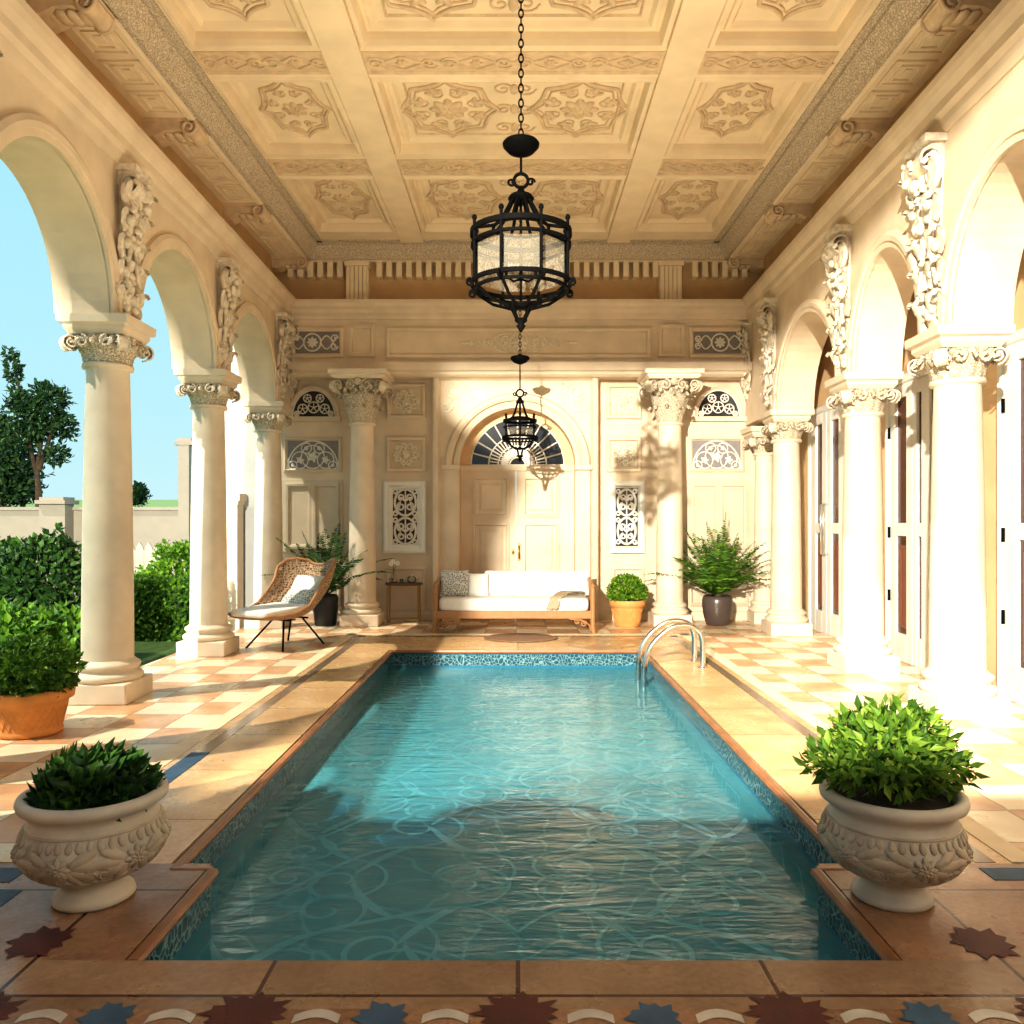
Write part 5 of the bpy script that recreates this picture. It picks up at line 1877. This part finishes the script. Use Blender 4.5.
    b.build('ceiling_rose', M['iron'], t)
    return t


d1 = 5.85
p = at(521, 284, d1)
make_lantern((p.x, d1, p.z), 'large black iron lantern hanging over the middle of the pool', 8, .352, bz(234, d1) - p.z, 5.815, bz(146, d1), 1.0)
d2 = 11.0
p = at(520, 437, d2)
make_lantern((p.x, d2, p.z), 'smaller black iron lantern hanging before the fanlight over the door', 6, .215, bz(421, d2) - p.z, 5.81, bz(359, d2), .98)

# ------------------------------------------------------------------ garden on the left
b = MB()
b.box(-60, -3.95, -10, 70, -.30, -.12)
struct('ground_lawn', b, M['grass'], 'lawn outside the left arcade', 'lawn')
b = MB(); b.add([(-400, 40, -.5), (-3, 40, -.5), (-3, 75, 3.6), (-400, 75, 3.9), (-400, 300, 4.2), (-3, 300, 4.0)], [(0, 1, 2, 3), (3, 2, 5, 4)])
struct('field', b, M['field'], 'pale green field reaching the horizon beyond the garden wall', 'field')


def gpx(px, d): return (px - VX) * d / F


GD = 15.5
b = MB()
gw_top = bz(507, GD)
b.box(-16, gpx(194, GD), GD, GD + .25, -.2, gw_top)
b.box(-16, gpx(194, GD), GD - .04, GD + .29, gw_top - .06, gw_top)
garden_wall = struct('wall_garden', b, M['garden_wall'], 'low cream wall closing the garden', 'wall')
for px in (58, 187):
    t = thing('garden_pillar', (gpx(px, GD - .1), GD - .1, -.12), ('square cream pillar of the garden wall left of the nearest column', 'tall slim cream pillar at the end of the garden wall')[px > 100], 'pillar', kind='thing')
    hh = gw_top + .12 + (.05 if px < 100 else 1.15)
    b = MB(); b.box(-.24, .24, -.2, .1, 0, hh) if px < 100 else b.box(-.10, .10, -.16, .06, 0, hh)
    b.build('shaft', M['garden_wall'], t)
    b = MB()
    w_ = .28 if px < 100 else .17
    b.box(-w_, w_, -w_ + .0, w_ - .06, hh, hh + .07); b.box(-w_ * .8, w_ * .8, -w_ * .8, w_ * .8 - .06, hh + .07, hh + .13)
    b.build('cap', M['garden_wall'], t)
# pier at the outer end of the back wall
t = thing('garden_pillar', (-4.35, 12.45, -.12), 'cream pier with moulded cap against the outer end of the back wall', 'pillar', kind='thing')
b = MB(); b.box(-.13, .13, -.13, .15, .22, 1.95); b.build('shaft', M['stone'], t)
b = MB(); b.box(-.18, .18, -.18, .15, 1.95, 2.06); b.box(-.15, .15, -.15, .15, 1.9, 1.95); b.build('cap', M['stone'], t)
b = MB(); b.box(-.18, .18, -.18, .15, 0, .18); b.box(-.155, .155, -.155, .15, .18, .22); b.build('base', M['stone'], t)
# picket panels
k = 0
fence = thing('picket_fence', (gpx(150, 14.3), 14.3, -.12), 'pointed cream picket fence behind the sunny shrub', 'fence', kind='thing')
for px in range(131, 192, 9):
    x = gpx(px, 14.3) - fence.location.x
    b = MB(); z1 = bz(545, 14.3) + .12
    pr = [(-.075, 0), (.075, 0), (.075, z1 - .1), (.05, z1 - .03), (0, z1 + .05), (-.05, z1 - .03), (-.075, z1 - .1)]
    P = [[(x + u, q, v) for u, v in pr] for q in (-.02, .02)]
    b.grid(P, 0, False, False, True); b.add(P[0], [tuple(range(7))]); b.add(P[1], [tuple(range(7))])
    b.build('picket', M['picket'], fence)
b = MB()
for z in (.3, .95):
    b.box(gpx(128, 14.3) - fence.location.x, gpx(194, 14.3) - fence.location.x, .02, .06, z, z + .08)
b.build('rail', M['picket'], fence)


def garden_bush(px, d, z, rx, rz, n, mat, label, l=.09, w=.055, name='garden_shrub', lump=.3):
    x = gpx(px, d)
    t = thing(name, (x, d, -.12), label, 'shrub', kind='thing')
    b = MB(); bush(b, (0, 0, z + .12), rx, rx, rz, n, l, w, rb, lump, -.8, .5)
    b.build('foliage', M[mat], t, fixn=False)
    b = MB(); stems(b, (0, 0, 0), 9, rx * .6, z + .12 + rz * .4, rb); b.build('stem', M['trunk'], t)


garden_bush(46, 9.3, .70, .56, .66, 3600, 'leaf_dark', 'tall dark rounded shrub left of the nearest column')
garden_bush(3, 9.6, .62, .42, .62, 1600, 'leaf', 'twiggy shrub at the left picture edge beside the dark rounded one')
garden_bush(56, 8.3, .22, .50, .40, 2400, 'leaf', 'low dark green shrub just behind the orange terracotta pot')
garden_bush(0, 7.7, .25, .48, .42, 2200, 'leaf', 'low leafy shrub at the far left behind the orange terracotta pot')
garden_bush(178, 12.9, .56, .42, .62, 2400, 'leaf_bright', 'tall sunny yellow green shrub before the picket fence')
garden_bush(150, 13.2, .42, .30, .36, 900, 'leaf_bright', 'smaller sunny shrub left of the tall yellow green one')
# hedge
t = thing('clipped_hedge', (gpx(160, 11.6), 11.6, -.12), 'clipped green hedge between the two nearer garden side columns', 'hedge', kind='thing')
b = MB()
for k in range(5200):
    u, v, q = rb.random(), rb.random(), rb.random()
    f = rb.choice((0, 1, 1, 2))
    X, Y, Z = 1.5, .7, .78
    p = Vector(((u - .5) * X, (v - .5) * Y, Z * q))
    if f == 0: p.y = -Y / 2 + .06 * (rb.random() - .5); nrm = Vector((0, -1, 0))
    elif f == 1: p.z = Z + .07 * (rb.random() - .5); nrm = Vector((0, 0, 1))
    else: p.x = (X / 2) * (1 if rb.random() < .5 else -1); nrm = Vector((1 if p.x > 0 else -1, 0, 0))
    p.y -= 0
    leaf(b, p, nrm + rvec(rb) * .9, (nrm + rvec(rb) * .5).normalized(), .08, .05)
b.build('foliage', M['leaf'], t, fixn=False)
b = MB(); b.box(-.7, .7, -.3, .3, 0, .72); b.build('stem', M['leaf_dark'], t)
# broad leaf plant
t = thing('broadleaf_plant', (gpx(6, 8.6), 8.6, -.12), 'bright broad leaved plant at the far left between the shrubs', 'plant', kind='thing')
b = MB()
for k in range(26):
    a = 2 * PI * k / 26 * 3.1
    lean = .25 + .9 * rb.random()
    d_ = Vector((math.sin(lean) * math.cos(a), math.sin(lean) * math.sin(a), math.cos(lean)))
    leaf(b, Vector((0, 0, .25 + .25 * rb.random())), d_, Vector((0, 0, 1)), .45, .15, .25)
b.build('foliage', M['leaf_bright'], t, fixn=False)
b = MB(); stems(b, (0, 0, 0), 6, .1, .4, rb); b.build('stem', M['trunk'], t)


def tree(px, d, label, trunk_pts, blobs, mat, l, w, name='garden_tree'):
    x = gpx(px, d)
    t = thing(name, (x, d, -.12), label, 'tree', kind='thing')
    b = MB()
    for pts, r0 in trunk_pts:
        b.tube(pts, r0, 7, taper=(1, .35))
    b.build('trunk', M['trunk'], t)
    b = MB()
    for c, rx, rz, n in blobs:
        bush(b, c, rx * .85, rx * .85, rz * .9, int(n * 1.25), l, w, rb, .6, -.9, .15)
    b.build('crown', M[mat], t, fixn=False)


D_ = 17.0
sT = D_ / F
def tz(py): return bz(py, D_) + .12
def tx(px): return (px - 38) * sT
tree(38, D_, 'airy young tree with an upright leading shoot beyond the garden wall',
     [([(0, 0, 0), (.02, 0, tz(500)), (-.02, 0, tz(470)), (.05, 0, tz(450))], .09), ([(0, 0, tz(480)), (-.2, 0, tz(440)), (-.35, 0, tz(400)), (tx(12), 0, tz(352))], .05), ([(.02, 0, tz(470)), (.3, 0, tz(430)), (tx(52), 0, tz(385))], .05), ([(0, 0, tz(460)), (.1, .1, tz(420)), (tx(36), 0, tz(400))], .04)],
     [((tx(52), 0, tz(400)), .36, .36, 420), ((tx(60), .1, tz(425)), .30, .32, 320), ((tx(40), 0, tz(425)), .34, .36, 360), ((tx(28), -.1, tz(410)), .30, .34, 300), ((tx(14), 0, tz(372)), .15, .34, 150), ((tx(10), 0, tz(355)), .12, .14, 50), ((tx(18), 0, tz(400)), .22, .3, 200), ((tx(55), 0, tz(455)), .28, .22, 220), ((tx(22), 0, tz(440)), .36, .34, 360), ((tx(36), .2, tz(390)), .22, .2, 120)], 'leaf_tree', .125, .06)
tree(2, 17.5, 'dense dark tree at the left edge beyond the garden wall', [([(0, 0, 0), (0, 0, 2.2)], .1)], [((0, 0, bz(470, 17.5) + .12), .75, .62, 1700), ((-.2, 0, bz(430, 17.5) + .12), .5, .5, 700), ((.25, 0, bz(490, 17.5) + .12), .55, .4, 700)], 'leaf_tree', .14, .075)
tree(139, 34, 'small far tree showing above the garden wall right of the nearest column', [([(0, 0, 0), (0, 0, 2.0)], .07)], [((0, 0, bz(496, 34) + .12), .36, .45, 500), ((-.1, 0, bz(489, 34) + .12), .2, .25, 150)], 'leaf_tree', .16, .08)

# ------------------------------------------------------------------ light
w = bpy.data.worlds.new('World'); scene.world = w; w.use_nodes = True
nt = w.node_tree
bg = nt.nodes['Background']
tc = nt.nodes.new('ShaderNodeTexCoord'); sx_ = nt.nodes.new('ShaderNodeSeparateXYZ')
nt.links.new(tc.outputs['Generated'], sx_.inputs[0])
col = ramp(nt, sx_.outputs['Z'], [(0.0, (.66, .92, .97)), (.12, (.56, .90, .98)), (.5, (.40, .82, .98)), (1.0, (.26, .60, .95))])
nt.links.new(col, bg.inputs['Color']); bg.inputs['Strength'].default_value = 1.0


def aim(o, to):
    o.rotation_euler = (Vector(to) - o.location).to_track_quat('-Z', 'Y').to_euler()


def lamp(name, kind, loc, to, energy, color, **kw):
    l = bpy.data.lights.new(name, kind); l.energy = energy; l.color = color
    for k, v in kw.items(): setattr(l, k, v)
    o = bpy.data.objects.new(name, l); COL.objects.link(o); o.location = loc
    aim(o, to)
    return o


# added low spot standing in for sun through the opening behind the viewer
lamp('low_key_spot', 'SPOT', (-4.65, -10, 6.2), (.4, 9, 1.6), 42000, (1.0, .93, .78), spot_size=math.radians(62), spot_blend=.05, shadow_soft_size=.12)
lamp('pool_spot', 'SPOT', (-3.5, -9, 14), (.8, 7.5, 0), 35000, (1.0, .93, .78), spot_size=math.radians(50), spot_blend=.1, shadow_soft_size=.07)  # spot added above the roof hole to light the pool patch
# high sun over the garden: comes from the left, a little from behind
el = math.radians(56)
dirv = Vector((.85 * math.cos(el), .52 * math.cos(el), -math.sin(el)))
s_ = lamp('high_sun', 'SUN', (-12, -6, 14), Vector((-12, -6, 14)) + dirv, 4.8, (1.0, .92, .76), angle=math.radians(.6))
# unseen fill lamp added to stand in for warm bounce on the ceiling
lamp('ceiling_fill', 'AREA', (0, 5.6, .15), (0, 6.6, 5.7), 112, (1.0, .84, .57), shape='RECTANGLE', size=2.2, size_y=2.2, spread=math.radians(125))

# ------------------------------------------------------------------ camera
cam = bpy.data.cameras.new('camera')
cam.sensor_fit = 'HORIZONTAL'; cam.sensor_width = 36.0
cam.lens = 36.0 * F / 1024
cam.shift_x = -(VX - 512) / 1024
cam.shift_y = (VY - 512) / 1024
cam.clip_end = 2000
co = bpy.data.objects.new('camera', cam); COL.objects.link(co)
co.location = (0, 0, CH); co.rotation_euler = (PI / 2, 0, 0)
scene.camera = co
scene.view_settings.view_transform = 'Standard'
scene.view_settings.look = 'None'
scene.view_settings.exposure = 0.03
scene.view_settings.gamma = 0.87
scene.cycles.use_denoising = True
scene.cycles.max_bounces = 8
scene.cycles.diffuse_bounces = 5
scene.cycles.transparent_max_bounces = 12
scene.cycles.sample_clamp_indirect = 6
